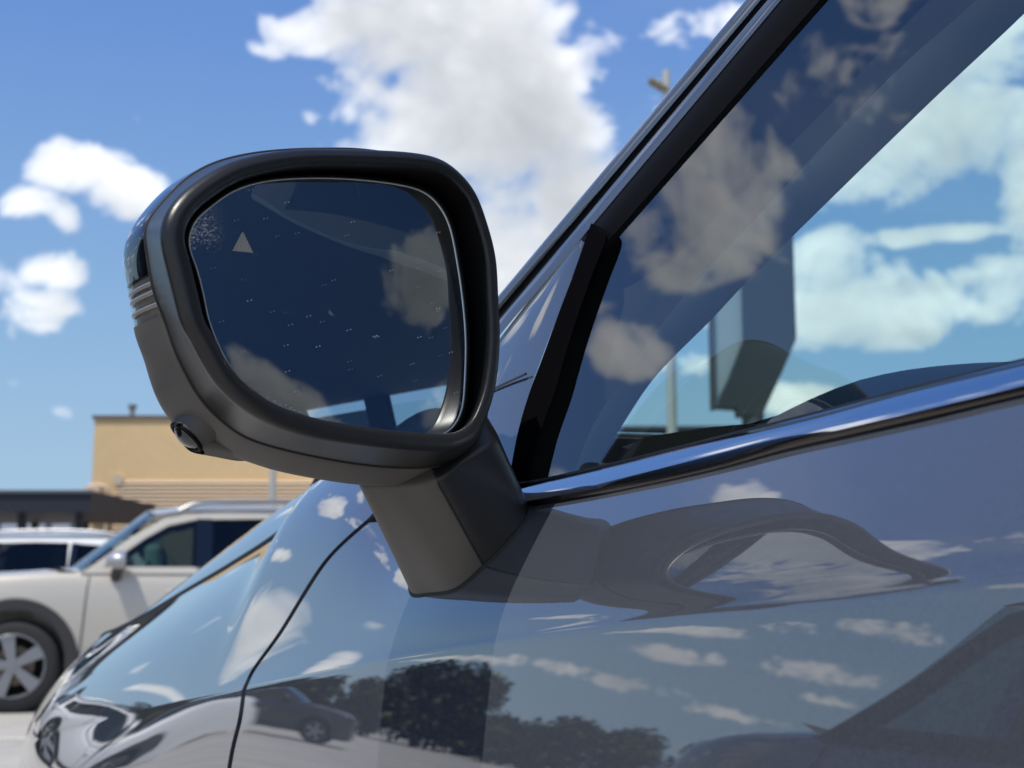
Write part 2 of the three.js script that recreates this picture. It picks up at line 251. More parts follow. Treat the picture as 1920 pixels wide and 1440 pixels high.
{
  const far = 46, x0 = rightOf(-330, far), x1 = rightOf(190, far), w = x1 - x0, h = heightOf(955, far);
  const s = thing('shed', 'pale panelled shed in the shade behind the dark canopy', 'shed', place((x0 + x1) / 2, far).toArray(), -YAW);
  const pale = std({ name: 'pale_panel', color: lin(0.74, 0.80, 0.88), roughness: 0.5 }), post = std({ name: 'grey_frame', color: lin(0.16, 0.19, 0.2), roughness: 0.6 });
  const n = 11; for (let k = 0; k < n; k++) { part('panel', box(w / n - 0.22, h - 0.5, 0.1, -w / 2 + (k + 0.5) * w / n, h / 2 + 0.2, 0), pale, s); part('pilaster', box(0.2, h, 0.16, -w / 2 + k * w / n, h / 2, 0), post, s); }
  part('plinth', box(w, 0.5, 0.2, 0, 0.25, -0.01), post, s); part('roof', box(w + 0.4, 0.12, 6, 0, h + 0.06, -2.6), post, s);
}
// lamp posts
function lampPost(px, far, top, label, headSide) {
  const p = place(rightOf(px, far), far), c = thing('lamp_post', label, 'lamp post', p.toArray(), -YAW, undefined), galv = std({ name: 'galvanised', color: lin(0.50, 0.50, 0.47), roughness: 0.5, metalness: 0.35 });
  part('pole', new THREE.CylinderGeometry(0.075, 0.11, top, 16).translate(0, top / 2, 0), galv, c);
  part('base', new THREE.CylinderGeometry(0.2, 0.22, 0.12, 16).translate(0, 0.06, 0), galv, c);
  const head = rbox(0.42, 0.09, 0.26, 0.04, 0, 0, 0); head.rotateZ(headSide * 0.55); head.translate(headSide * 0.16, top - 0.30, 0.0);
  part('lamp_head', head, std({ name: 'bronze_head', color: lin(0.20, 0.17, 0.11), roughness: 0.5 }), c);
  part('bracket', new THREE.CylinderGeometry(0.02, 0.02, 0.25, 8).rotateZ(Math.PI / 2).translate(headSide * 0.08, top - 0.2, 0), galv, c);
  return c;
}
lampPost(1262, 26, heightOf(100, 26), 'tall lamp post with a tilted head, beside the car roof pillar', -1);
lampPost(511, 38, 8.5, 'thin grey lamp post in front of the tan building', -1);
// the tall sign seen through the windscreen
{
  const far = 25, p = place(rightOf(1425, far), far), s = thing('pylon_sign', 'tall dark sign box on a post, seen through the windscreen', 'sign', p.toArray(), -YAW);
  const y0 = heightOf(768, far), y1 = heightOf(330, far), k = far / LENS;
  const sheet = (pts, d, z) => { const g = new THREE.ExtrudeGeometry(new THREE.Shape(pts.map(([x, y]) => new THREE.Vector2((x - 1425) * k, heightOf(y, far)))), { depth: d, bevelEnabled: true, bevelSize: 0.012, bevelThickness: 0.012, bevelSegments: 1 }); g.translate(0, 0, z); return g; };
  part('dark_face', sheet([[1399, 330], [1495, 330], [1496, 636], [1472, 690], [1428, 782], [1386, 782], [1384, 768], [1346, 766], [1372, 712], [1399, 646]], 0.4, -0.2), std({ name: 'slate_panel', color: lin(0.028, 0.036, 0.038), roughness: 0.7 }), s);
  part('pale_face', sheet([[1344, 330], [1397, 330], [1397, 640], [1368, 712], [1344, 760]], 0.26, -0.2), std({ name: 'grey_mesh', color: lin(0.30, 0.36, 0.40), roughness: 0.8 }), s);
  part('edge_strip', box(6 * k, y1 - y0 + 0.02, 0.34, -85 * k, (y0 + y1) / 2, -0.04), std({ name: 'dark_edge', color: lin(0.05, 0.05, 0.05), roughness: 0.7 }), s);
  part('post', new THREE.CylinderGeometry(0.2, 0.24, y0, 16).translate(-10 * k, y0 / 2, 0), std({ name: 'post_grey', color: lin(0.06, 0.07, 0.07), roughness: 0.6 }), s);
}

// ------------------------------------------------------------------ trees beyond the car park (they show in the paint)
const leafM = [lin(0.14, 0.155, 0.06), lin(0.10, 0.125, 0.045), lin(0.16, 0.165, 0.07)].map((c, i) => phy({ name: 'leaves_' + i, color: c, roughness: 0.8, side: THREE.DoubleSide }));
const barkM = std({ name: 'bark', color: lin(0.08, 0.065, 0.05), roughness: 0.95 });
function makeTree(seed, h, w, mat) {
  const r = rng(seed), pos = [], nor = [], idx = [], lobes = [];
  for (let i = 0; i < 16; i++) { const a = r() * 6.283, q = Math.sqrt(r()) * w * 0.36, y = h * (0.16 + 0.74 * r()); lobes.push([Math.cos(a) * q * (1.15 - (y / h) * 0.5), y, Math.sin(a) * q * (1.15 - (y / h) * 0.5), w * (0.14 + 0.12 * r())]); }
  for (let i = 0; i < 4200; i++) {
    const L = lobes[i % 16], a = r() * 6.283, c = r() * 2 - 1, s = Math.sqrt(1 - c * c), q = L[3] * (0.55 + 0.5 * r());
    const n = V(s * Math.cos(a), c, s * Math.sin(a)), p = V(L[0], L[1], L[2]).addScaledVector(n, q), t = V(r() - 0.5, r() - 0.5, r() - 0.5).normalize(), b = t.clone().cross(n).normalize(), z = 0.16 + 0.2 * r();
    n.addScaledVector(V(r() - 0.5, r() - 0.5, r() - 0.5), 1.1).normalize();
    const o = pos.length / 3; for (const [e, f] of [[-1, -0.6], [1, -0.4], [0, 1]]) { const v = p.clone().addScaledVector(t, e * z).addScaledVector(b, f * z); pos.push(v.x, v.y, v.z); nor.push(n.x, n.y, n.z); } idx.push(o, o + 1, o + 2);
  }
  const g = new THREE.BufferGeometry(); g.setAttribute('position', new THREE.Float32BufferAttribute(pos, 3)); g.setAttribute('normal', new THREE.Float32BufferAttribute(nor, 3)); g.setIndex(idx);
  const limbs = [new THREE.CylinderGeometry(0.12, 0.24, h * 0.5, 9).translate(0, h * 0.25, 0)];
  for (let i = 0; i < 6; i++) { const L = lobes[i], a = V(0, h * (0.25 + 0.04 * i), 0), b = V(L[0], L[1], L[2]), c = new THREE.LineCurve3(a, b); limbs.push(new THREE.TubeGeometry(c, 4, 0.06, 6)); }
  return { crown: g, trunk: mergeGeometries(limbs.map((l) => { l.deleteAttribute('uv'); return l; })), mat };
}
{
  const kinds = [makeTree(3, 6.5, 7, leafM[0]), makeTree(9, 7.5, 8, leafM[1]), makeTree(21, 5.5, 6.5, leafM[2])], r = rng(5);
  const names = ['olive green broad tree', 'dark green tall tree', 'yellowish green low tree'];
  let i = 0;
  for (let a = -58; a <= 3; a += 2.2) {
    const k = i % 3, d = 70 + 22 * r(), t = thing('tree', names[k] + ' in the line along the far edge of the car park', 'tree', [Math.sin(R(a)) * d, 0, -Math.cos(R(a)) * d], r() * 6, names[k] + 's edging the car park');
    part('trunk', kinds[k].trunk, barkM, t); part('crown', kinds[k].crown, kinds[k].mat, t); t.scale.set(0.72 + 0.25 * r(), (0.48 + 0.26 * r()) * (a > -27 ? 1.4 : 0.9), 0.72 + 0.25 * r()); i++;
  }
}

// ------------------------------------------------------------------ parked cars
function wheelParts(parent, x, z, side, r = 0.36, w = 0.225) {   // side: +1 faces +z
  const wh = new THREE.Group(); wh.name = 'wheel'; wh.position.set(x, r, z); if (side < 0) wh.rotation.y = Math.PI; parent.add(wh);
  const prof = [[0.245, -w / 2], [0.30, -w / 2 - 0.004], [r - 0.02, -w / 2 + 0.012], [r, -w / 2 + 0.045], [r, w / 2 - 0.045], [r - 0.02, w / 2 - 0.012], [0.30, w / 2 + 0.004], [0.245, w / 2]].map(([a, b]) => new THREE.Vector2(a, b));
  const tyre = new THREE.LatheGeometry(prof, 64); tyre.rotateX(Math.PI / 2); part('tyre', tyre, M.tyre, wh);
  const rimG = new THREE.LatheGeometry([[0.225, -w / 2 + 0.02], [0.235, 0], [0.228, w / 2 - 0.03], [0.252, w / 2 - 0.004], [0.247, w / 2 + 0.006], [0.238, w / 2 + 0.002]].map(([a, b]) => new THREE.Vector2(a, b)), 64); rimG.rotateX(Math.PI / 2);
  const well = new THREE.CylinderGeometry(0.23, 0.23, 0.02, 40); well.rotateX(Math.PI / 2); well.translate(0, 0, -0.05);
  part('rim', rimG, M.alloy, wh); part('brake', well, M.black, wh);
  const disc = new THREE.CylinderGeometry(0.155, 0.155, 0.02, 40); disc.rotateX(Math.PI / 2); disc.translate(0, 0, -0.015); part('brake_disc', disc, std({ name: 'brake_steel', color: lin(0.25, 0.2, 0.15), metalness: 0.8, roughness: 0.5 }), wh);
  const spokeShape = new THREE.Shape([[-0.024, 0.03], [0.024, 0.03], [0.052, 0.238], [-0.052, 0.238]].map(([a, b]) => new THREE.Vector2(a, b)));
  for (let k = 0; k < 5; k++) { const g = new THREE.ExtrudeGeometry(spokeShape, { depth: 0.03, bevelEnabled: true, bevelSize: 0.008, bevelThickness: 0.012, bevelSegments: 3 }); g.translate(0, 0, w / 2 - 0.05); g.rotateZ(k * 2 * Math.PI / 5 + 0.2); part('spoke', g, M.alloy, wh); }
  const hub = new THREE.CylinderGeometry(0.032, 0.05, 0.06, 24); hub.rotateX(Math.PI / 2); hub.translate(0, 0, w / 2 - 0.03); part('hub_cap', hub, M.alloy, wh);
  return wh;
}
const evaluator = new Evaluator(); evaluator.attributes = ['position', 'normal', 'uv']; evaluator.useGroups = false;
const SUV = {};
function suvShapes() {
  if (SUV.body) return SUV;
  // stations along the car: x, half width, top (deck or bonnet) at the middle, shoulder height, sill height
  const ST = table([[-2.27, 0.60, 0.74, 0.70, 0.36], [-2.22, 0.74, 0.90, 0.84, 0.27], [-2.08, 0.85, 1.03, 0.96, 0.24], [-1.75, 0.91, 1.085, 1.03, 0.24], [-1.35, 0.93, 1.11, 1.065, 0.25], [-0.85, 0.925, 1.14, 1.085, 0.25], [0, 0.92, 1.13, 1.09, 0.25], [1.0, 0.925, 1.14, 1.10, 0.25], [1.7, 0.91, 1.15, 1.12, 0.26], [2.15, 0.86, 1.16, 1.12, 0.30], [2.30, 0.74, 1.10, 1.06, 0.40]]);
  const sec = [[0.0, 0, 0], [0.60, 0, 0.01], [0.92, 0.00, 0.03], [0.965, 0.12, 0], [0.985, 0.32, 0], [1.0, 0.55, 0], [1.0, 0.74, 0], [0.985, 0.88, 0], [0.955, 0.97, 0], [0.93, 1.0, 0], [0.86, 1.02, 1], [0.55, 0, 2], [0, 0, 3]];
  const half = (x, i) => { const w = ST(x, 1), top = ST(x, 2), sh = ST(x, 3), sill = ST(x, 4), [f, h, k] = sec[i]; const y = k === 1 ? lerp(sh, top, 0.55) : k === 2 ? lerp(sh, top, 0.9) : k === 3 ? top : sill + (sh - sill) * h; return [f * w, y]; };
  const n = sec.length, ring = 2 * n - 2;
  const P = (u, v) => { const k = Math.round(u * ring) % ring, x = lerp(-2.27, 2.30, v), i = k < n ? k : ring - k, s = k < n ? 1 : -1, [z, y] = half(x, i); return V(x, y, s * z); };
  const body = gridGeo(P, ring, 90, true);
  const capAt = (v) => { const pts = [], idx = []; for (let k = 0; k < ring; k++) { const p = P(k / ring, v); pts.push(p.x, p.y, p.z); } const c = P(0, v).lerp(P((n - 1) / ring, v), 0.5); pts.push(c.x, c.y, c.z); for (let k = 0; k < ring; k++) v < 0.5 ? idx.push(k, (k + 1) % ring, ring) : idx.push((k + 1) % ring, k, ring); const g = new THREE.BufferGeometry(); g.setAttribute('position', new THREE.Float32BufferAttribute(pts, 3)); g.setAttribute('uv', new THREE.Float32BufferAttribute(new Float32Array(pts.length / 3 * 2), 2)); g.setIndex(idx); g.computeVertexNormals(); return g; };
  let solid = mergeGeometries([body, capAt(0), capAt(1)]);
  solid.deleteAttribute('normal'); solid.deleteAttribute('uv'); solid = mergeVertices(solid, 1e-4); solid.computeVertexNormals();
  // make the shell face outwards
  { const p = solid.attributes.position, nn = solid.attributes.normal; let s = 0; for (let i = 0; i < p.count; i++) s += p.getZ(i) * nn.getZ(i); if (s < 0) { const a = solid.index.array; for (let i = 0; i < a.length; i += 3) { const t = a[i]; a[i] = a[i + 1]; a[i + 1] = t; } solid.computeVertexNormals(); } }
  solid.setAttribute('uv', new THREE.Float32BufferAttribute(new Float32Array(solid.attributes.position.count * 2), 2));
  let brush = new Brush(solid); brush.updateMatrixWorld();
  for (const x of [-1.35, 1.40]) for (const s of [-1, 1]) { const c = new THREE.CylinderGeometry(0.405, 0.405, 0.62, 48); c.rotateX(Math.PI / 2); c.translate(x, 0.40, s * 0.80); const b = new Brush(c); b.updateMatrixWorld(); brush = evaluator.evaluate(brush, b, SUBTRACTION); }
  SUV.body = brush.geometry; SUV.body.clearGroups();
  SUV.ST = ST;
  // the side of the greenhouse, in (x, height along the slope)
  SUV.tilt = Math.atan2(0.20, 0.50); SUV.slope = Math.hypot(0.20, 0.50);
  const poly = (a) => new THREE.Shape(a.map(([x, y]) => new THREE.Vector2(x, y)));
  const outline = poly([[-0.86, -0.02], [-0.46, 0.31], [-0.22, 0.462], [0.1, 0.535], [0.7, 0.555], [1.3, 0.54], [1.75, 0.50], [2.12, 0.0], [2.0, -0.02]]);
  SUV.windows = [[[-0.70, 0.035], [-0.38, 0.29], [-0.20, 0.405], [0.0, 0.455], [0.03, 0.455], [0.03, 0.035]], [[0.15, 0.035], [0.15, 0.462], [0.6, 0.475], [1.0, 0.465], [1.04, 0.035]], [[1.14, 0.045], [1.10, 0.455], [1.55, 0.42], [1.80, 0.16], [1.78, 0.06]]];
  for (const w of SUV.windows) outline.holes.push(new THREE.Path(w.map(([x, y]) => new THREE.Vector2(x, y))));
  SUV.frame = new THREE.ExtrudeGeometry(outline, { depth: 0.03, bevelEnabled: true, bevelSize: 0.006, bevelThickness: 0.006, bevelSegments: 2 });
  SUV.panes = SUV.windows.map((w) => new THREE.ShapeGeometry(poly(w.map(([x, y]) => [x, y]))));
  return SUV;
}
function makeSuv(label, at, turn, paint, o = {}) {
  const S = suvShapes(), c = thing(o.name ?? 'parked_car', label, 'car', at, turn, o.group), glass = o.glass ?? phy({ name: 'car_glass', color: lin(0.28, 0.36, 0.34), roughness: 0, transmission: 1, thickness: 0, ior: 1.6 });
  part('body', S.body, paint, c);
  const onSide = (g, s, out = 0) => { const h = g.clone(); h.translate(0, 0, out); h.rotateX(-S.tilt); h.translate(0, 1.10, 0.875); if (s < 0) { h.scale(1, 1, -1); const ix = h.index ? h.index.array : null; if (ix) for (let i = 0; i < ix.length; i += 3) { const t = ix[i]; ix[i] = ix[i + 1]; ix[i + 1] = t; } } return h; };
  for (const s of [1, -1]) {
    part('side_frame', onSide(S.frame, s, -0.03), paint, c);
    for (let k = 0; k < 3; k++) part('side_window', onSide(S.panes[k], s, -0.018), k ? M.privacy : glass, c);
    const bp = new THREE.BoxGeometry(0.13, 0.43, 0.012); bp.translate(0.09, 0.245, 0.012); part('door_pillar', onSide(bp, s), M.gloss, c);
    const cp = new THREE.BoxGeometry(0.085, 0.42, 0.012); cp.translate(1.085, 0.245, 0.012); part('door_pillar', onSide(cp, s), M.gloss, c);
    const rail = new THREE.TubeGeometry(new THREE.CatmullRomCurve3([V(-0.12, 1.60, s * 0.655), V(0.0, 1.655, s * 0.65), V(0.6, 1.69, s * 0.645), V(1.3, 1.675, s * 0.64), V(1.6, 1.63, s * 0.64)]), 40, 0.02, 8); part('roof_rail', rail, M.alloy, c);
    // dark arches and sill
    for (const x of [-1.35, 1.40]) { const ring = new THREE.Shape(); ring.absarc(0, 0, 0.475, -0.12, Math.PI + 0.12, false); ring.absarc(0, 0, 0.40, Math.PI + 0.12, -0.12, true); const g = new THREE.ExtrudeGeometry(ring, { depth: 0.05, bevelEnabled: true, bevelSize: 0.012, bevelThickness: 0.015, bevelSegments: 3, curveSegments: 40 }); g.translate(x, 0.40, 0); const dz = s > 0 ? 0.878 : -0.928; g.translate(0, 0, dz); part('wheel_arch', g, M.cladding, c); const bowl = new THREE.CylinderGeometry(0.40, 0.40, 0.5, 40, 1, true); bowl.rotateX(Math.PI / 2); bowl.translate(x, 0.40, s * 0.64); part('wheel_well', bowl, M.black, c); wheelParts(c, x, s * 0.815, s); }
    part('sill', rbox(1.86, 0.14, 0.06, 0.02, 0.02, 0.33, s * 0.905), M.cladding, c);
    // shut lines, handles
    const line = (pts) => new THREE.TubeGeometry(new THREE.CatmullRomCurve3(pts, false, 'centripetal'), 20, 0.005, 5);
    const W = (x, y) => { const w = S.ST(x, 1), t = (y - S.ST(x, 4)) / (S.ST(x, 3) - S.ST(x, 4)); const f = t < 0.32 ? lerp(0.955, 0.985, t / 0.32) : t < 0.55 ? lerp(0.985, 1, (t - 0.32) / 0.23) : t < 0.74 ? 1 : t < 0.88 ? lerp(1, 0.985, (t - 0.74) / 0.14) : t < 0.97 ? lerp(0.985, 0.955, (t - 0.88) / 0.09) : 0.94; return s * (f * w + 0.0015); };
    for (const [xa, xb] of [[-0.80, -0.86], [0.09, 0.09], [1.09, 1.0]]) part('door_gap', line([1.06, 0.98, 0.85, 0.7, 0.55, 0.42].map((y, k) => V(lerp(xa, xb, k / 5), y, W(lerp(xa, xb, k / 5), y)))), M.gap, c);
    for (const x of [-0.10, 0.88]) part('door_handle', rbox(0.2, 0.03, 0.04, 0.012, x, 0.93, W(x, 0.93) + s * 0.015), paint, c);
    // lamps
    part('headlight', rbox(0.22, 0.10, 0.34, 0.03, -2.14, 0.86, s * 0.66), M.gloss, c); part('tail_light', rbox(0.12, 0.12, 0.40, 0.03, 2.24, 0.98, s * 0.62), std({ name: 'red_lens', color: lin(0.25, 0.01, 0.01), roughness: 0.15 }), c);
    if (o.folded) continue;
    // door mirror: painted cap on a black foot
    const cap = new THREE.SphereGeometry(1, 28, 18); cap.scale(0.12, 0.075, 0.135); cap.translate(-0.56, 1.185, s * 1.03); const flat = cap.attributes.position; for (let i = 0; i < flat.count; i++) if (flat.getX(i) > -0.52) flat.setX(i, -0.52); cap.computeVertexNormals(); part('mirror_cap', cap, o.mirrorCap ?? paint, c);
    const foot = new THREE.TubeGeometry(new THREE.CatmullRomCurve3([V(-0.60, 1.045, s * 0.90), V(-0.59, 1.10, s * 0.95), V(-0.56, 1.14, s * 1.02)]), 12, 0.042, 10); part('mirror_foot', foot, M.cladding, c);
    part('mirror_plate', box(0.012, 0.10, 0.20, -0.513, 1.183, s * 1.03), M.gap, c);
  }
  // roof, windscreen, rear window
  const roof = gridGeo((u, v) => { const z = lerp(-0.70, 0.70, u), x = lerp(-0.30, 1.86, v), k = 1 - Math.pow(Math.abs(z / 0.70), 3), e = Math.min(1, (x + 0.30) / 0.6), q = clamp((x - 1.2) / 0.66); return V(x - 0.10 * k * (1 - v), 1.565 + 0.055 * k + 0.06 * Math.sin(e * Math.PI / 2) - 0.055 * q * q, z); }, 24, 40); part('roof', roof, paint, c);
  const ws = gridGeo((u, v) => { const k = u * 2 - 1, bow = 0.16 * (1 - k * k), z = k * lerp(0.86, 0.68, v); return V(lerp(-0.88, -0.30, v) - bow * (1 - 0.4 * v), lerp(1.10, 1.572, v) + 0.05 * (1 - k * k) * v, z); }, 20, 12); part('windscreen', ws, glass, c);
  part('cowl', gridGeo((u, v) => { const k = u * 2 - 1, bow = 0.16 * (1 - k * k); return V(lerp(-1.05, -0.90, v) - bow, lerp(1.125, 1.09, v), k * 0.86); }, 16, 2), M.gap, c);
  const rw = gridGeo((u, v) => { const k = u * 2 - 1; return V(lerp(2.20, 1.84, v) + 0.05 * (1 - k * k), lerp(1.10, 1.575, v), k * lerp(0.82, 0.68, v)); }, 12, 8); part('rear_window', rw, M.privacy, c);
  // inside
  part('floor', box(3.0, 0.04, 1.66, 0.5, 0.92, 0), M.black, c);
  for (const [x, z] of [[0.05, 0.38], [0.05, -0.38], [0.95, 0.40], [0.95, -0.40]]) { const b = rbox(0.14, 0.62, 0.5, 0.06, 0, 0.3, 0); b.rotateZ(-0.25); b.translate(x + 0.08, 0.92, z); part('seat_back', b, M.seat, c); part('headrest', rbox(0.1, 0.17, 0.26, 0.045, x + 0.27, 1.42, z), M.seat, c); }
  part('dashboard', rbox(0.45, 0.16, 1.5, 0.07, -0.62, 1.06, 0), M.dash, c);
  const wheel = new THREE.TorusGeometry(0.18, 0.016, 10, 40); wheel.rotateY(Math.PI / 2 - 0.4); wheel.translate(-0.28, 1.12, 0.38); part('steering_wheel', wheel, M.seat, c);
  if (o.shade) part('seat_cover', rbox(0.14, 0.34, 0.42, 0.06, -0.32, 1.16, 0.34), std({ name: 'mint_cover', color: lin(0.45, 0.62, 0.55), roughness: 0.8 }), c);
  return c;
}
const carPaint = (n, r, g, b, m = 0.1) => phy({ name: n, color: lin(r, g, b), metalness: m, roughness: 0.4, clearcoat: 1, clearcoatRoughness: 0.02 });
const whitePaint = carPaint('pearl_white', 0.53, 0.495, 0.43), blackPaint = carPaint('black_paint', 0.01, 0.011, 0.013), silverPaint = carPaint('silver_paint', 0.42, 0.43, 0.45, 0.5), slatePaint = carPaint('slate_paint', 0.03, 0.031, 0.034);
{
  // the near front wheel stands where the photograph has it; the nose is turned a little towards the camera
  const turn = -YAW + 0.24, c0 = place(rightOf(40, 11.2), 11.2).sub(V(-1.35, 0, 0.92).applyAxisAngle(V(0, 1, 0), turn));
  const c1 = makeSuv('pearl white SUV parked sideways beyond the grey bonnet, black wheel arches', c0.toArray(), turn, whitePaint, { name: 'white_suv', mirrorCap: silverPaint, shade: true });
  const c2 = place(rightOf(-20, 18.5), 18.5).addScaledVector(SIDE, 0.3);
  makeSuv('white car partly hidden behind the bonnet of the pearl white SUV', c2.toArray(), -YAW, carPaint('plain_white', 0.75, 0.76, 0.74), { name: 'white_car' });
  // on the left, out of the frame: they show in the grey car's paint
  makeSuv('black SUV of the row mirrored in the grey front wing', [-9.5, 0, -33], R(25), blackPaint, { name: 'black_suv' });
  makeSuv('white SUV of the row mirrored in the grey front wing', [-2.1, 0, -16.5], R(-14), carPaint('snow_white', 0.74, 0.74, 0.73), { name: 'white_suv' });
  makeSuv('tall dark slate SUV alongside, mirrored in the grey front door', [-2.67, 0, -2.5], R(-90), slatePaint, { name: 'slate_suv', folded: true }).scale.set(0.62, 1.03, 1);
}

// ------------------------------------------------------------------ the grey car
const MID = 1.27;                                   // its centre line (x); its nose points to -z
const CAR = thing('grey_car', 'blue-grey car filling the foreground, seen along its door to the bonnet', 'car', [MID, 0, -0.2]);
const toCar = (g) => g.translate(-MID, 0, 0.2);
const carPart = (name, g, m, label) => part(name, toCar(g), m, CAR, label);
const flipX = (g) => { const h = g.clone(); h.translate(-MID, 0, 0); h.scale(-1, 1, 1); h.translate(MID, 0, 0); const ix = h.index.array; for (let i = 0; i < ix.length; i += 3) { const t = ix[i]; ix[i] = ix[i + 1]; ix[i + 1] = t; } const n = h.attributes.normal; return h; };

// body side: the top line T (bonnet edge, then below the windows), the shoulder crease C, and what lies below
const xT = table([[-2.46, 0.60], [-2.40, 0.53], [-2.32, 0.462], [-2.238, 0.432], [-1.95, 0.426], [-1.685, 0.424], [-1.4, 0.413], [-1.155, 0.400], [-1.0, 0.390], [-0.85, 0.386], [-0.7, 0.384], [-0.3, 0.384], [1.2, 0.384], [2.0, 0.47]]);
const xC = table([[-2.46, 0.52], [-2.40, 0.42], [-2.32, 0.345], [-2.2, 0.322], [-2.0, 0.306], [-1.8, 0.303], [-1.6, 0.306], [-1.315, 0.314], [-1.084, 0.319], [-0.85, 0.3215], [-0.63, 0.3235], [-0.3, 0.3255], [1.2, 0.3255], [2.0, 0.42]]);
const GAP = [[594, 900], [564, 959], [525, 998], [437, 1056], [350, 1107], [272, 1153], [219, 1180], [188, 1197]].map(([x, y]) => hit(x, y, (p) => p.x - xT(p.z), 0.6, 3));
const yT = table([...[[-2.46, 0.70], [-2.40, 0.775], [-2.33, 0.845]], ...GAP.slice().reverse().map((p) => [p.z, p.y]), [-1.0, 1.040], [-0.85, 1.015], [-0.7, 1.018], [-0.6, 1.022], [-0.345, 1.035], [0.4, 1.060], [1.6, 1.08]]);
const CREASE = [[100, 1375], [160, 1358], [300, 1322], [470, 1285], [640, 1250], [780, 1222], [1040, 1182], [1200, 1160], [1400, 1132], [1640, 1104], [1920, 1070]].map(([x, y]) => hit(x, y, (p) => p.x - xC(p.z), 0.3, 3));
const yC = table([[-2.46, 0.67], [-2.3, 0.705], ...CREASE.map((p) => [p.z, p.y]), [0.3, 0.985], [1.6, 1.02]]);
const tiltT = table([[-2.4, 50], [-1.6, 47], [-1.25, 46], [-1.0, 44], [-0.8, 41], [-0.3, 41], [1, 41]]);   // how far the skin leans back at T, at C and below C (degrees)
const tiltC = table([[-2.4, 6], [-1.6, 14], [-1.1, 26], [-0.9, 28], [-0.75, 25], [-0.5, 25], [-0.4, 31], [1, 32]]);
const lenL = table([[-2.4, 0.1], [-1.4, 0.11], [-1.12, 0.18], [-0.9, 0.3], [1, 0.3]]);
const tiltL = table([[-2.4, 8], [-1.8, 16], [-1.4, 15], [-1.15, 9], [-1.0, 8], [-0.7, 8.5], [1, 9]]);
const lenT = table([[-2.4, 0.36], [-1.2, 0.36], [-0.95, 0.42], [-0.72, 0.84], [1, 0.84]]), lenC = table([[-2.4, 0.36], [-1.2, 0.36], [-0.95, 0.34], [-0.72, 0.09], [1, 0.09]]);
function profile(z, t, out) {           // t 0 at T, 1 at C
  const ax = xT(z), ay = yT(z), dx = xC(z), dy = yC(z), H = Math.hypot(dx - ax, dy - ay), L = H * lenT(z), L2 = H * lenC(z), a = R(tiltT(z)), c = R(tiltC(z));
  const bx = ax - Math.sin(a) * L, by = ay - Math.cos(a) * L, cx = dx + Math.sin(c) * L2, cy = dy + Math.cos(c) * L2, u = 1 - t;
  out[0] = u * u * u * ax + 3 * u * u * t * bx + 3 * u * t * t * cx + t * t * t * dx; out[1] = u * u * u * ay + 3 * u * u * t * by + 3 * u * t * t * cy + t * t * t * dy;
}
const tmp = [0, 0];

function S(y, z) {                      // x of the skin
  const c = yC(z);
  if (y < c) { const d = c - y, o = Math.tan(R(tiltL(z))), L = lenL(z), f = Math.exp(-Math.pow((z + 1.62) / 0.22, 2)) * 0.006 * smooth(d, 0, 0.07); const rr = 0.0016, bev = (Math.tan(R(tiltC(z))) - o) * rr * (1 - Math.exp(-d / rr)); return xC(z) - f - bev - o * (d < L ? d - d * d / (2 * L) : L / 2) + (d > 0.35 ? 0.35 * (d - 0.35) * (d - 0.35) : 0); }
  if (y > yT(z)) return xT(z) + Math.tan(R(tiltT(z))) * 0.6 * (y - yT(z));
  let lo = 0, hi = 1; for (let i = 0; i < 26; i++) { const m = (lo + hi) / 2; profile(z, m, tmp); if (tmp[1] > y) lo = m; else hi = m; }
  profile(z, (lo + hi) / 2, tmp); return tmp[0];
}
const onSkin = (px, py) => hit(px, py, (p) => p.x - S(p.y, p.z), 0.3, 2.2);

// shut line between the front wing and the door, as z over height
const SHUT = [[700, 968], [671, 993], [612, 1051], [573, 1109], [525, 1187], [476, 1255], [459, 1290], [450, 1348], [437, 1401], [430, 1440]].map(([x, y]) => onSkin(x, y));
const zShut = table([[0.3, SHUT[9].z - 0.02], [0.6, SHUT[9].z - 0.01], ...SHUT.slice().reverse().map((p) => [p.y, p.z]), [1.06, SHUT[0].z + 0.03]]);
// lower edge of the bright strip below the window
const BELT = [[1000, 950], [1240, 902], [1479, 848], [1700, 799], [1920, 745]].map(([x, y]) => onSkin(x, y));
const yB = table([[-1.2, BELT[0].y - 0.002], [-0.95, BELT[0].y + 0.001], ...BELT.map((p) => [p.z, p.y]), [0.4, BELT[4].y + 0.03], [1.6, BELT[4].y + 0.05]]);

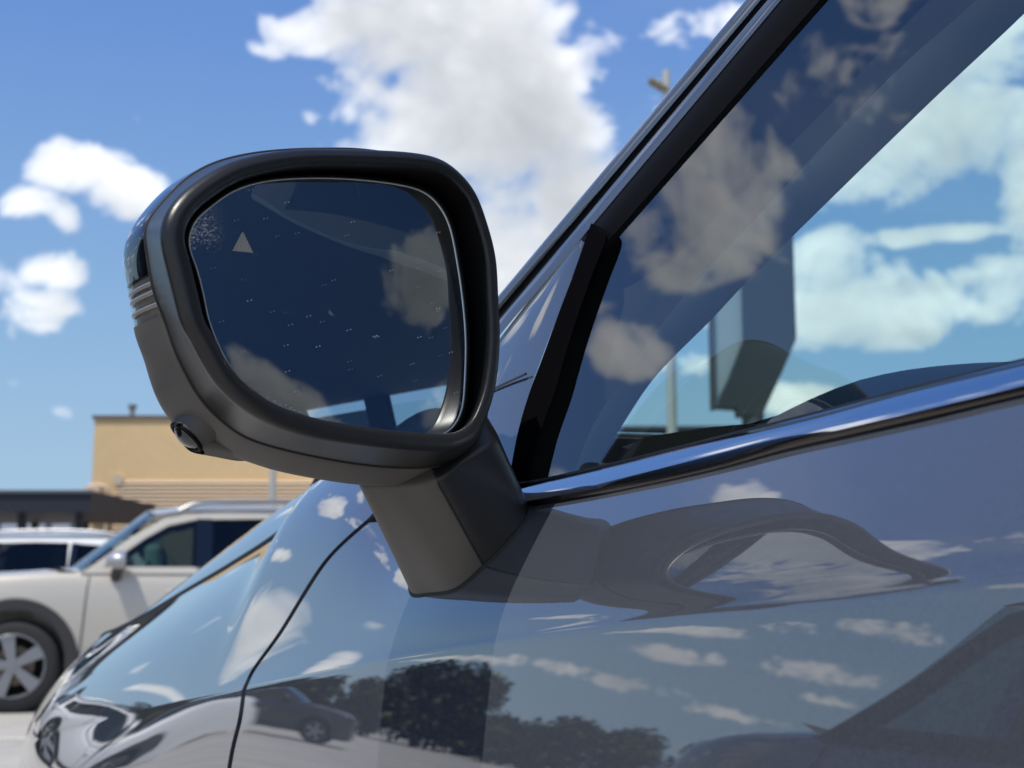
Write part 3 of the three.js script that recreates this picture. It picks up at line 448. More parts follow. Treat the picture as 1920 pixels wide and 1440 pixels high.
// a skin panel: rows from its top edge to the crease and on to the sill
function panel(zFront, zRear, yTop, cols, rows = 26, low = 22, sill = 0.30) {
  const upper = (u, v0) => { const v = 1 - Math.pow(1 - v0, 1.7); let z = lerp(-1, 0, u), y = 1; for (let i = 0; i < 6; i++) { y = lerp(yTop(z), yC(z), v); z = lerp(zFront(y), zRear(y), u); } y = lerp(yTop(z), yC(z), v); return V(S(y, z), y, z); };
  const upper0 = upper, lower = (u, v0) => { const v = Math.pow(v0, 2.2); let z = lerp(-1, 0, u), y = 1; for (let i = 0; i < 6; i++) { y = lerp(yC(z), sill, v); z = lerp(zFront(y), zRear(y), u); } y = lerp(yC(z), sill, v); return V(S(Math.min(y, yC(z) - 1e-6), z), y, z); };
  const inward = (u, v, f) => { const p = f(u, v), q = p.clone(); q.x += 0.014; return q; };
  const flange = (f, u) => gridGeo((s, v) => { const p = f(u, v); p.x += 0.016 * s; return p; }, 1, 30);
  const topFl = gridGeo((u, s) => { const p = upper(u, 0); p.x += 0.016 * s; p.y -= 0.003 * s; return p; }, 60, 1);
  const a = gridGeo(upper, cols, rows), b = gridGeo(lower, cols, low);
  // a soft radius where the two meet: blend the normals of the last row a little
  const na = a.attributes.normal, nb = b.attributes.normal;
  for (let i = 0; i <= cols; i++) { const k = rows * (cols + 1) + i, n1 = V(na.getX(k), na.getY(k), na.getZ(k)), n2 = V(nb.getX(i), nb.getY(i), nb.getZ(i)), m = n1.clone().add(n2).normalize(); na.setXYZ(k, m.x, m.y, m.z); nb.setXYZ(i, m.x, m.y, m.z); }
  return mergeGeometries([a, b, flange(upper, 0), flange(upper, 1), flange(lower, 0), flange(lower, 1), topFl]);
}
const doorRear = () => 0.34;
const doorG = panel((y) => zShut(y) + 0.0055, doorRear, (z) => yB(z), 150, 60, 60);
wobble(doorG, 0.0016, 16, 3);
const wingG = panel((z) => -2.42, (y) => zShut(y) - 0.0055, (z) => yT(z) - 0.0016, 150, 60, 40);
wobble(wingG, 0.002, 12, 9);
const rearG = panel(() => 0.345, () => 2.0, (z) => yB(z), 60, 24, 20);
carPart('front_door', doorG.clone(), M.paint); carPart('front_wing', wingG.clone(), M.paint); carPart('rear_door', rearG.clone(), M.paint);
for (const [n, g] of [['front_door', doorG], ['front_wing', wingG], ['rear_door', rearG]]) carPart(n, flipX(g), M.paint);
// dark backing behind the gaps
carPart('inner_panel', gridGeo((u, v) => { const z = lerp(-2.30, 1.9, u), y = lerp(z > -1.0 ? Math.min(yT(z), yB(z)) - 0.010 : yT(z) - 0.012, 0.32, v); return V(S(y, z) + 0.0175, y, z); }, 120, 24), M.gap);
// bonnet
const crown = table([[-2.46, 0.0], [-2.3, 0.006], [-2.1, 0.020], [-1.9, 0.034], [-1.5, 0.052], [-1.3, 0.052], [-1.15, 0.044], [-1.0, 0.03]]);
const bonnet = gridGeo((u, v) => { const z = lerp(-2.46, -1.08, v), e = xT(z) + 0.0035, s = Math.pow(Math.abs(u * 2 - 1), 1), k = 1 - s; const kk = 1 - s < 0 ? 0 : u < 0.5 ? u * 2 : 2 - u * 2, x = u < 0.5 ? lerp(e, MID, Math.pow(kk, 2.4)) : lerp(2 * MID - e, MID, Math.pow(kk, 2.4)); const w = (u < 0.5 ? x - e : 2 * MID - e - x) / (MID - e); return V(x, yT(z) + 0.002 + crown(z) * Math.pow(Math.sin(Math.min(1, w * (MID - e) / 0.05) * Math.PI / 2), 0.85) + 0.022 * w * smooth(z, -2.46, -1.9), z); }, 80, 90);
wobble(bonnet, 0.0015, 9, 21); carPart('bonnet', bonnet, M.paint);
carPart('bonnet_edge', gridGeo((u, v) => { const z = lerp(-2.42, -1.08, u); return V(xT(z) + 0.0037, yT(z) + 0.002 - 0.014 * v, z); }, 80, 1), M.paint);
carPart('bonnet_gap', new THREE.TubeGeometry(new THREE.CatmullRomCurve3(Array.from({ length: 40 }, (_, i) => { const z = lerp(-2.36, -1.06, i / 39); return V(xT(z) + 0.0012, yT(z) + 0.0004, z); })), 120, 0.0030, 6), M.gap);
// nose
carPart('front_bumper', gridGeo((u, v) => { const z = -2.42 - 0.10 * Math.sin(Math.PI * u) - 0.03 * Math.sin(v * 3.1), e = S(lerp(0.72, 0.3, v), -2.42); return V(lerp(e, 2 * MID - e, u), lerp(0.735, 0.25, v), z); }, 30, 14), M.paint);
// rear and roof, closing the cabin
const ROOF_Y = 1.56;
carPart('tailgate', gridGeo((u, v) => V(lerp(0.42, 2 * MID - 0.42, u), lerp(1.06, 0.35, v), 2.0 + 0.12 * Math.sin(Math.PI * u)), 20, 8), M.paint);
carPart('underside', box(1.72, 0.06, 4.2, MID, 0.30, -0.2), M.black);

// ---- greenhouse: a plane leaning in by 20 degrees
const LEAN = Math.tan(R(20)), OUT = V(-Math.cos(R(20)), Math.sin(R(20)), 0);
const lean = (d = 0) => (p) => p.x - (0.386 + (p.y - 1.03) * LEAN) + d / Math.cos(R(20));      // d > 0: proud of the plane
const G = (px, py, d = 0) => hit(px, py, lean(d), 0.25, 3);
const GL = (pts, d = 0, n = 80) => spline(pts.map(([x, y]) => G(x, y, d)), n);
// lines of the roof pillar, upper end far above the frame
const LY = [700, 610, 550, 425, 360, 240, 182, 60, 0, -330, -640], line = (xs, d) => GL(xs.map((x, i) => [x, LY[i]]), d, 90);
const straight = (x0, k) => LY.map((y) => x0 - k * y + (y < 0 ? 0.00012 * y * y * 0.4 : 0));
const pillarOuter = straight(1403, 0.838), pillarGapL = straight(1426, 0.846), pillarGapR = straight(1441, 0.842), frameR = straight(1464, 0.838), glassL = straight(1537, 0.878);
carPart('roof_pillar', ribbon(line(pillarOuter, 0.002), line(pillarGapL, 0.004), OUT, 0.0036, 90, 14), M.paint);
carPart('pillar_gap', ribbon(line(pillarGapL, 0.0005), line(pillarGapR, 0.0005), OUT, 0, 60, 1), M.gap);
carPart('pillar_side', ribbon(line(pillarOuter, 0.002), line(pillarOuter, -0.06), OUT, 0, 60, 2), M.paint);
carPart('door_frame', ribbon(line(pillarGapR, 0.002), line(frameR, 0.004), OUT, 0.0026, 90, 14), M.paint);
{ const k = (xs, lo, d) => GL([[lo, 452], ...xs.slice(3).map((x, i) => [x, LY[i + 3]])], d, 90); carPart('window_seal', ribbon(k(frameR, 1085, 0.003), k(glassL, 1140, -0.001), OUT, 0.0022, 90, 8), M.seal); }
// body-coloured triangle at the door mirror, its sunk line and the black upright strip
const tri = (pts, d) => pts.map(([x, y]) => G(x, y, d));
function fan(pts, n = 14) { const A = spline(pts.a, 40), B = spline(pts.b, 40); return ribbon(A, B, OUT, pts.k ?? 0.003, 40, n); }
carPart('mirror_triangle', fan({ a: tri([[1107, 426], [1020, 528], [947, 622], [900, 690], [850, 770], [800, 850], [760, 930]], 0.002), b: tri([[1107, 427], [1078, 505], [1045, 594], [1017, 668], [993, 735], [972, 806], [955, 905]], 0.002), k: 0.0015 }), M.paint);
carPart('triangle_moulding', new THREE.TubeGeometry(new THREE.CatmullRomCurve3(tri([[905, 738], [930, 727], [960, 713], [986, 701]], 0.0048), false, 'centripetal'), 60, 0.0008, 8), M.darkchrome);
const stripL = [[1108, 419], [1078, 505], [1045, 594], [1018, 668], [993, 735], [972, 806], [953, 905]], stripR = [[1126, 426], [1135, 433], [1136, 446], [1110, 516], [1077, 610], [1058, 672], [1040, 735], [1015, 806], [990, 903]];
carPart('upright_strip', ribbon(GL(stripL, 0.004), GL(stripR, 0.003), OUT, 0.0012, 60, 8, 0.5), M.strip);
carPart('strip_edge', ribbon(GL(stripL, -0.004), GL(stripL, 0.004), OUT, 0, 40, 1), M.strip);
// black-edged little panel where the wing meets the mirror triangle
{
  const d = 0.0, q = [[676, 915], [669, 935], [666, 950], [671, 960], [684, 963], [720, 962], [800, 958]].map(([x, y]) => hit(x, y, (p) => p.x - (0.385 + (p.y - 1.01) * 0.35), 0.5, 3));
  carPart('quarter_seal', new THREE.TubeGeometry(new THREE.CatmullRomCurve3(q, false, 'centripetal'), 40, 0.0028, 8), M.gap);
  carPart('quarter_panel', fan({ a: [[676, 915], [669, 935], [667, 950], [672, 960]].map(([x, y]) => hit(x, y, (p) => p.x - (0.386 + (p.y - 1.01) * 0.35), 0.5, 3)), b: [[760, 850], [780, 890], [790, 930], [800, 960]].map(([x, y]) => hit(x, y, (p) => p.x - (0.384 + (p.y - 1.01) * 0.35), 0.5, 3)), k: 0.004 }), M.paint);
}
// side window
const glassBottom = [[1021, 899], [1160, 868], [1300, 832], [1407, 806], [1550, 770], [1695, 731], [1920, 675], [2300, 575]];
{
  const front = spline([[975, 906], [1000, 806], [1025, 735], [1062, 610], [1100, 500], [1122, 425], [1180, 362], [1305, 239], [1440, 90], [1515, 0], [1790, -320], [2040, -640]].map(([x, y]) => G(x, y, -0.003)), 100);
  const yTop = 1.47, zEnd = 0.33;
  const pane = gridGeo((u, v) => { const p = front(v), y = p.y - 0.014 * Math.pow(1 - v, 6); return V(p.x - (p.y - y) * LEAN, y, lerp(p.z, zEnd, u)); }, 30, 60);
  carPart('door_window', pane, M.glass);
  const rear = gridGeo((u, v) => { const y = lerp(1.02, 1.47, v); return V(0.386 + (y - 1.03) * LEAN + 0.003, y, lerp(0.42, 1.5, u)); }, 4, 6); carPart('rear_window', rear, M.privacy);
  carPart('door_pillar', gridGeo((u, v) => { const y = lerp(1.0, 1.5, v); return V(0.384 + (y - 1.03) * LEAN, y, lerp(0.33, 0.42, u)); }, 2, 4), M.gloss);
  carPart('upper_frame', gridGeo((u, v) => { const y = lerp(1.452, 1.52, v); return V(0.384 + (y - 1.03) * LEAN - 0.004, y, lerp(-0.30, 1.7, u)); }, 10, 3), M.paint);
  carPart('upper_seal', gridGeo((u, v) => { const y = lerp(1.435, 1.452, v); return V(0.384 + (y - 1.03) * LEAN - 0.002, y, lerp(-0.30, 1.7, u)); }, 10, 2), M.seal);
  for (const [a, b] of [[-0.62, 0.33], [0.42, 1.5]]) carPart('far_window', gridGeo((u, v) => { const y = lerp(1.02, 1.47, v), z0 = a < 0 ? lerp(-0.72, -0.30, v) : a; return V(2 * MID - (0.384 + (y - 1.03) * LEAN), y, lerp(z0, b, u)); }, 4, 6), a < 0 ? M.glass : M.privacy);
  carPart('door_pillar', gridGeo((u, v) => { const y = lerp(1.0, 1.5, v); return V(2 * MID - (0.384 + (y - 1.03) * LEAN), y, lerp(0.33, 0.42, u)); }, 2, 4), M.gloss);
  carPart('far_sill', gridGeo((u, v) => V(2 * MID - 0.372, lerp(0.98, 1.03, v), lerp(-1.0, 1.9, u)), 4, 2), M.liner);
  // roof with liner below it
  carPart('roof', gridGeo((u, v) => { const k = u * 2 - 1, z = lerp(-0.34, 1.75, v); return V(MID + k * (MID - 0.54), 1.515 + 0.07 * (1 - k * k) + 0.015 * Math.sin(v * 3), z - 0.06 * (1 - k * k) * (1 - v)); }, 24, 24), M.paint);
  carPart('headliner', gridGeo((u, v) => { const k = u * 2 - 1; return V(MID + k * (MID - 0.545), 1.495 + 0.05 * (1 - k * k), lerp(-0.36, 1.75, v)); }, 12, 12), M.liner);
  carPart('rear_screen', gridGeo((u, v) => { const k = u * 2 - 1; return V(MID + k * lerp(0.80, 0.72, v), lerp(1.06, 1.50, v), lerp(2.05, 1.72, v)); }, 6, 6), M.privacy);
  for (const s of [1, -1]) { carPart('rear_pillar', gridGeo((u, v) => { const y = lerp(1.0, 1.52, v), x = 0.384 + (y - 1.03) * LEAN; return V(s > 0 ? x : 2 * MID - x, y, lerp(1.5, lerp(2.05, 1.74, v), u)); }, 2, 4), M.paint); }
}
// bright strip below the window: upper face turned to the sky, thin dark lip under it
{
  const top = [[1000, 905], [1160, 869], [1300, 834], [1407, 807], [1550, 771], [1695, 732], [1920, 676], [2300, 578]], low = [[1000, 938], [1160, 908], [1240, 891], [1350, 864], [1479, 828], [1600, 800], [1740, 767], [1920, 723], [2300, 632]];
  const skinAt = (d) => (p) => p.x + d - (S(yB(p.z), p.z) + (p.y - yB(p.z)) * 0.62);
  const A = spline([...[[860, 930], [940, 917]], ...top].map(([x, y]) => hit(x, y, skinAt(0.0015), 0.25, 3)), 120), B = spline([...[[860, 962], [940, 949]], ...low].map(([x, y]) => hit(x, y, skinAt(0.0042), 0.25, 3)), 120);
  const C2 = spline([...[[860, 978], [940, 964]], [1000, 953], [1240, 905], [1479, 851], [1700, 802], [1920, 748], [2300, 657]].map(([x, y]) => hit(x, y, skinAt(-0.0005), 0.25, 3)), 120);
  const ends = (a) => a;
  carPart('belt_strip', gridGeo((u, v) => { const a = A(u), b = B(u); return a.lerp(b, v).add(V(-0.0012 * Math.sin(Math.PI * v), 0, 0)); }, 160, 12), M.chrome);
  carPart('belt_strip_lip', gridGeo((u, v) => { const a = B(u), b = C2(u); return a.lerp(b, v).add(V(0.001 * Math.sin(Math.PI * v), 0, 0)); }, 120, 4), M.darkchrome);
  // carried on to the rear door
  carPart('belt_strip', gridGeo((u, v) => V(0.372 - 0.004 * Math.sin(Math.PI * v), lerp(1.048, 1.03, v) + 0.02 * u, lerp(-0.12, 1.7, u)), 10, 8), M.chrome);
  carPart('window_rubber', ribbon(spline([...[[940, 914]], ...top].map(([x, y]) => G(x, y - 5, 0.000)), 120), spline([...[[940, 914]], ...top].map(([x, y]) => hit(x, y + 1, skinAt(0.0012), 0.25, 3)), 120), OUT, 0.0005, 120, 3), M.seal);
}
// ---- windscreen, inside of the pillar, dashboard
const bow = (x) => 0.15 * (1 - Math.pow((x - MID) / 0.82, 2));
const zScreen = (x, y) => -0.800 + (y - 1.05) * 1.21 - bow(clamp(x, 0.45, 2 * MID - 0.45));
{
  const g = gridGeo((u, v) => { const y = lerp(1.00, 1.53, v), x0 = lerp(0.405, 0.60, v), x = lerp(x0, 2 * MID - x0, u); return V(x, y, zScreen(x, y)); }, 50, 24);
  carPart('windscreen', g, M.screen);
  // the inside of the pillar, its edge towards the windscreen
  const onTrim = (px, py) => hit(px, py, (p) => p.x - (0.462 + (p.y - 1.05) * 0.42), 0.3, 3);
  const edge = [[1108, 910], [1122, 868], [1141, 836], [1165, 800], [1224, 712], [1339, 594], [1389, 540], [1575, 356], [1750, 186], [1920, 26], [2250, -300], [2560, -620]].map(([x, y]) => onTrim(x, y));
  const midl = [[1070, 910], [1084, 865], [1110, 800], [1150, 735], [1230, 620], [1330, 500], [1421, 405], [1575, 240], [1700, 115], [1830, 0], [2120, -300], [2400, -620]].map(([x, y]) => hit(x, y, (p) => p.x - (0.432 + (p.y - 1.05) * 0.40), 0.3, 3));
  const outl = [[975, 910], [1000, 850], [1030, 735], [1060, 610], [1120, 440], [1180, 360], [1250, 280], [1400, 120], [1470, 40], [1530, -60], [1790, -380], [2040, -700]].map(([x, y]) => hit(x, y, (p) => p.x - (0.396 + (p.y - 1.03) * LEAN), 0.3, 3));
  const E = spline(edge, 120), Mi = spline(midl, 120), O = spline(outl, 120);
  carPart('pillar_trim_edge', ribbon(O, Mi, V(1, 0, 0), 0.0, 80, 6), M.trimDark);
  carPart('pillar_trim', ribbon(Mi, E, V(-0.6, 0, 0.8), 0.006, 80, 8), M.trim);
  carPart('pillar_inner', gridGeo((u, v) => { const p = E(u); return V(p.x + 0.005 * v, p.y, p.z - 0.07 * v); }, 60, 2), M.trimDark);
  // the same on the far side
  carPart('far_pillar', gridGeo((u, v) => { const y = lerp(1.0, 1.53, u), x = 2 * MID - lerp(0.405, 0.47, v) - (y - 1.0) * 0.36; return V(x, y, -0.80 + (y - 1.05) * 1.21 + 0.03 * v); }, 20, 3), M.trimDark);
  // dashboard: a ridge line close under the windscreen and the top falling towards the driver
  const rz = (p) => p.z - (zScreen(p.x, p.y) + 0.05 + 0.08 * smooth(p.x, 0.45, 0.7));
  const ridge = [[1165, 838], [1230, 818], [1330, 800], [1420, 796], [1500, 757], [1600, 716], [1680, 697], [1750, 687], [1840, 680], [1920, 678], [2080, 672]].map(([x, y]) => hit(x, y, rz, 0.5, 3.5));
  const last = ridge[ridge.length - 1]; ridge.push(V(last.x + 0.2, last.y - 0.005, last.z - 0.02), V(1.5, 1.12, last.z - 0.03), V(2.1, 1.06, last.z + 0.06));
  const Rg = spline(ridge, 120);
  carPart('dashboard', gridGeo((u, v) => { const p = Rg(u), a = v * 1.5; const k = 0.30 * v, f = (p.y - EYE.y) / Math.hypot(p.x, p.z); return V(p.x - 0.35 * k, p.y - k * (f + 0.05) - 0.8 * k * k, p.z + k); }, 100, 14), M.dash);
  carPart('dashboard_front', gridGeo((u, v) => { const p = Rg(u); return V(p.x, p.y - 0.2 * v, p.z - 0.03 * v); }, 60, 4), M.trimDark);
  carPart('dashboard_base', box(1.62, 0.5, 0.35, MID, 0.72, -0.78), M.black);
  carPart('door_card', gridGeo((u, v) => V(0.40 + 0.02 * v, lerp(0.995, 0.5, v), lerp(-0.95, 1.6, u)), 8, 4), M.black);
  const sill = spline([[1150, 872], [1240, 846], [1300, 832], [1407, 806], [1695, 731], [1920, 675], [2300, 575]].map(([x, y]) => G(x, y, -0.014)), 60);
  carPart('door_top_trim', gridGeo((u, v) => { const p = sill(u); return V(p.x + 0.05 * v, p.y - 0.012 - 0.004 * v, p.z); }, 40, 2), M.trimDark);
  carPart('floor', box(1.6, 0.05, 2.9, MID, 0.36, 0.4), M.black);
  // end of the dashboard, a dark wedge by the door
  const we = [[1160, 868], [1195, 826], [1260, 812], [1420, 797], [1424, 803]].map(([x, y]) => hit(x, y, (p) => p.x - 0.43 - (p.z + 0.8) * -0.02 - (x - 1160) / 3000, 0.4, 3));
  carPart('dashboard_end', gridGeo((u, v) => { const p = spline(we, 20)(u); p.y -= 0.09 * v; return p; }, 20, 3), M.black);
  // rounded instrument hood
  const hood = [[1400, 812], [1424, 770], [1446, 716], [1478, 655], [1500, 610]];
  for (const [x, z] of [[0.92, 0.28], [1.62, 0.28], [0.92, 1.15], [1.62, 1.15]]) { const b = rbox(0.50, 0.68, 0.16, 0.07, 0, 0.34, 0); b.rotateX(0.28); b.translate(x, 0.62, z); carPart('seat_back', b, M.seat); carPart('headrest', rbox(0.26, 0.18, 0.11, 0.05, x, 1.36, z + 0.20), M.seat); carPart('seat_cushion', rbox(0.50, 0.16, 0.5, 0.07, x, 0.60, z - 0.22), M.seat); }
  const sw = new THREE.TorusGeometry(0.185, 0.017, 12, 60); sw.rotateX(-0.45); sw.translate(0.90, 1.0, -0.30); carPart('steering_wheel', sw, M.seat);
}
for (const s of [1, -1]) for (const z of [-1.66, 1.1]) { const w = wheelParts(CAR, 0, 0, 1, 0.35, 0.22); w.position.set(s * 0.80, 0.35, z + 0.2); w.rotation.y = s > 0 ? Math.PI / 2 : -Math.PI / 2; }

// ------------------------------------------------------------------ the door mirror
const MIRROR = new THREE.Group(); MIRROR.name = 'side_mirror'; MIRROR.userData.label = 'black door mirror with grey lower shell on a short foot'; CAR.add(MIRROR);
const mPart = (name, g, m, label) => part(name, toCar(g), m, MIRROR, label);
const PHI = R(18), TAU = R(4), NRM = V(Math.sin(PHI) * Math.cos(TAU), Math.sin(TAU), Math.cos(PHI) * Math.cos(TAU));
const P0 = hit(870, 600, (p) => p.x - 0.313, 0.3, 2), PLANE = NRM.dot(P0);
const onMirror = (px, py, w) => { const d = ray(px, py); return EYE.clone().addScaledVector(d, (PLANE + w - NRM.dot(EYE)) / NRM.dot(d)); };
// outlines in the picture, clockwise
const OG = [[356, 443], [354, 461], [367, 492], [382, 547], [393, 600], [416, 657], [440, 699], [473, 741], [512, 772], [565, 790], [630, 802], [709, 811], [808, 820], [834, 813], [855, 792], [866, 763], [870, 716], [872, 638], [867, 570], [856, 492], [840, 419], [819, 382], [794, 361], [762, 351], [697, 341], [629, 336], [560, 336], [510, 340], [473, 347], [432, 363], [397, 389], [370, 411]];
const OR = [[315, 443], [325, 487], [338, 540], [359, 615], [369, 627], [390, 668], [421, 717], [460, 754], [512, 786], [590, 812], [652, 823], [730, 833], [829, 840], [860, 838], [894, 815], [912, 781], [928, 729], [937, 638], [934, 560], [929, 481], [911, 412], [890, 358], [864, 326], [832, 301], [789, 290], [674, 283], [560, 283], [486, 294], [432, 310], [379, 342], [344, 371], [321, 407]];
const OM = [[270, 427], [275, 461], [288, 542], [312, 606], [325, 647], [351, 704], [382, 754], [424, 795], [460, 819], [512, 837], [590, 855], [678, 870], [756, 876], [830, 872], [880, 845], [908, 800], [915, 730], [914, 640], [906, 540], [895, 450], [876, 380], [850, 335], [810, 305], [740, 290], [674, 281], [600, 280], [538, 282], [460, 291], [395, 309], [346, 338], [312, 372], [283, 406]];
const OS = [[236, 448], [230, 487], [239, 540], [246, 578], [250, 615], [256, 639], [268, 668], [281, 712], [296, 751], [325, 795], [380, 836], [460, 864], [512, 881], [590, 897], [675, 909], [746, 909], [800, 893], [840, 850], [858, 780], [860, 680], [855, 560], [840, 450], [805, 370], [750, 325], [680, 303], [600, 297], [520, 297], [440, 304], [370, 323], [318, 350], [285, 380], [258, 412]];
const NA = 256;
function byAngle(outline, cx, cy) {   // outline -> NA pixels at even angles about (cx, cy)
  const c = new THREE.CatmullRomCurve3(outline.map(([x, y]) => V(x, y, 0)), true, 'centripetal').getPoints(1600), a = c.map((p) => Math.atan2(p.y - cy, p.x - cx));
  const out = [];
  for (let k = 0; k < NA; k++) {
    const t = Math.PI - k / NA * 2 * Math.PI; let best = null;
    for (let i = 0; i < c.length - 1; i++) { let d0 = a[i] - t, d1 = a[i + 1] - t; while (d0 > Math.PI) d0 -= 2 * Math.PI; while (d0 < -Math.PI) d0 += 2 * Math.PI; while (d1 > Math.PI) d1 -= 2 * Math.PI; while (d1 < -Math.PI) d1 += 2 * Math.PI; if (d0 * d1 <= 0 && Math.abs(d0 - d1) < 1) { const f = d0 / (d0 - d1 || 1); best = [c[i].x + (c[i + 1].x - c[i].x) * f, c[i].y + (c[i + 1].y - c[i].y) * f]; break; } }
    out.push(best);
  }
  // even out the hand-set points
  const rad = out.map(([x, y]) => Math.hypot(x - cx, y - cy)), G1 = [0.20, 0.175, 0.135, 0.07, 0.02];
  return rad.map((_, k) => { let r = 0, w = 0; for (let j = -4; j <= 4; j++) { const g = G1[Math.abs(j)]; r += g * rad[(k + j + NA) % NA]; w += g; } r /= w; const t = Math.PI - k / NA * 2 * Math.PI; return [cx + r * Math.cos(t), cy + r * Math.sin(t)]; });
}
const RG = byAngle(OG, 615, 585), RR = byAngle(OR, 630, 575), RM = byAngle(OM, 600, 575), RS = byAngle(OS, 550, 600);
const CG = [615, 585];
const ringOf = (px, w) => px.map(([x, y]) => onMirror(x, y, w));
const mixPx = (a, b, t) => a.map((p, i) => [lerp(p[0], b[i][0], t), lerp(p[1], b[i][1], t)]);
const scalePx = (a, s, cx, cy, sy = s) => a.map(([x, y]) => [cx + (x - cx) * s, cy + (y - cy) * sy]);
function loft(rings, k0 = 0, k1 = NA, sub = 1) {   // rings of points -> skin between columns k0..k1, smooth across the rings
  const n = k1 - k0, cols = [];
  for (let k = 0; k <= n; k++) { const pts = rings.map((r) => r[(k0 + k) % NA]); cols.push(sub > 1 ? new THREE.CatmullRomCurve3(pts, false, 'centripetal').getPoints((rings.length - 1) * sub) : pts); }
  const nv = cols[0].length - 1;
  return gridGeo((u, v) => cols[Math.round(u * n)][Math.round(v * nv)].clone(), n, nv, n === NA);
}
const C3 = onMirror(CG[0], CG[1], 0);
// glass, slightly convex
{
  const ring = ringOf(RG, 0), nr = 24;
  const g = gridGeo((u, v) => { const p = ring[Math.round(u * NA) % NA], q = C3.clone().lerp(p, v), r = q.distanceTo(C3), r1 = p.distanceTo(C3); return q.addScaledVector(NRM, (r1 * r1 - r * r) / (2 * 2.6)); }, NA, nr, true);
  // exact normals of a sphere
  const sc = C3.clone().addScaledVector(NRM, -2.6), n = g.attributes.normal, p = g.attributes.position; for (let i = 0; i < p.count; i++) { const v = V(p.getX(i) - sc.x, p.getY(i) - sc.y, p.getZ(i) - sc.z).normalize(); n.setXYZ(i, v.x, v.y, v.z); }
  mPart('mirror_glass', g, M.mirror);
  mPart('glass_rim', loft([ringOf(RG, 0), ringOf(scalePx(RG, 1.005, ...CG), 0.0004), ringOf(scalePx(RG, 1.0115, ...CG), -0.0006), ringOf(scalePx(RG, 1.0125, ...CG), -0.004)], 0, NA, 3), M.rim);
  mPart('glass_carrier', loft([ringOf(scalePx(RG, 1.010, ...CG), -0.0022), ringOf(scalePx(RG, 1.026, ...CG), -0.003), ringOf(scalePx(RG, 1.034, ...CG), -0.008), ringOf(scalePx(RG, 1.03, ...CG), -0.02)], 0, NA, 3), M.gap);
  const lift = (x, y) => { const q = onMirror(x, y, 0), t = Math.atan2(y - CG[1], x - CG[0]), e = ring[((Math.round((Math.PI - t) / (2 * Math.PI) * NA)) % NA + NA) % NA], r = q.distanceTo(C3), r1 = e.distanceTo(C3); return onMirror(x, y, (r1 * r1 - r * r) / 5.2 + 0.00025); };
  const tri = [[455, 433], [436, 470], [475, 474]].map(([x, y]) => lift(x, y)), s = new THREE.BufferGeometry();
  // fine upright bars make up the warning triangle
  const bars = []; for (let k = 0; k < 13; k++) { const f = (t) => { const base = tri[1].clone().lerp(tri[2], t), top = t < 0.5 ? tri[1].clone().lerp(tri[0], t * 2) : tri[2].clone().lerp(tri[0], (1 - t) * 2); return [base, top]; }; const [a, b] = f((k + 0.08) / 13), [c, d] = f((k + 0.80) / 13); bars.push(gridGeo((u, v) => (u < 0.5 ? a.clone().lerp(b, v) : c.clone().lerp(d, v)), 1, 1)); }
  // dried drops and dust on the glass
  const DW = 1024, dust = document.createElement('canvas'); dust.width = dust.height = DW; const cx = dust.getContext('2d'), r = rng(12); cx.fillStyle = '#000'; cx.fillRect(0, 0, DW, DW);
  const dot = (x, y, q, a) => { cx.fillStyle = 'rgba(255,255,255,' + a + ')'; cx.beginPath(); cx.arc(x * DW, y * DW, q, 0, 7); cx.fill(); };
  for (let i = 0; i < 80; i++) { const x = r(), y = r(), q = 1.1 + 1.8 * r() * r(), a = 0.4 + 0.6 * r(); dot(x, y, q, a); dot(x + 0.012, y - 0.006, q, a * 0.9); }
  for (let i = 0; i < 900; i++) dot(r(), r(), 0.5 + 0.4 * r(), 0.10 + 0.15 * r());
  for (let i = 0; i < 1500; i++) { const t = Math.pow(r(), 1.8), a = 0.2 + 2.3 * r(), x = 0.01 + t * 0.15 + 0.05 * r(), y = 0.13 + 0.17 * Math.pow(r(), 0.7) + 0.08 * (r() - 0.5) * a; cx.strokeStyle = 'rgba(255,255,255,' + (0.75 * (1 - t)) + ')'; cx.lineWidth = 1.0 + 1.4 * r(); cx.beginPath(); cx.moveTo(x * DW, y * DW); cx.lineTo((x + 0.008 * r()) * DW, (y - 0.008 * r()) * DW); cx.stroke(); }
  for (let i = 0; i < 260; i++) { const x = 0.24 + 0.12 * r(), y = 0.84 + 0.10 * r() + 0.3 * (x - 0.30); dot(x, y, 0.9 + 1.4 * r(), 0.5 * r()); }
  for (let i = 0; i < 24; i++) { cx.strokeStyle = 'rgba(255,255,255,0.3)'; cx.lineWidth = 1.2; cx.beginPath(); cx.arc((0.93 + 0.05 * r()) * DW, (0.70 + 0.27 * r()) * DW, 2 + 4 * r(), 0, 7); cx.stroke(); }
  const dt = new THREE.CanvasTexture(dust), film = g.clone(), fu = film.attributes.uv, fp = film.attributes.position, ex = onMirror(860, 585, 0).sub(onMirror(365, 585, 0)).normalize(), ey = onMirror(615, 345, 0).sub(onMirror(615, 815, 0)).normalize(), o0 = onMirror(355, 818, 0), wx = onMirror(873, 585, 0).sub(onMirror(355, 585, 0)).length(), wy = onMirror(615, 336, 0).sub(onMirror(615, 822, 0)).length();
  for (let i = 0; i < fp.count; i++) { const q = V(fp.getX(i) + MID, fp.getY(i), fp.getZ(i) - 0.2); fp.setXYZ(i, fp.getX(i) + NRM.x * 0.00015, fp.getY(i) + NRM.y * 0.00015, fp.getZ(i) + NRM.z * 0.00015); q.sub(o0); fu.setXY(i, clamp(q.dot(ex) / wx), clamp(q.dot(ey) / wy)); }
  const fm = shade(new THREE.Mesh(film, std({ name: 'dust', color: lin(0.85, 0.86, 0.84), roughness: 1, alphaMap: dt, transparent: true }))); fm.name = 'dust_film'; MIRROR.add(fm);
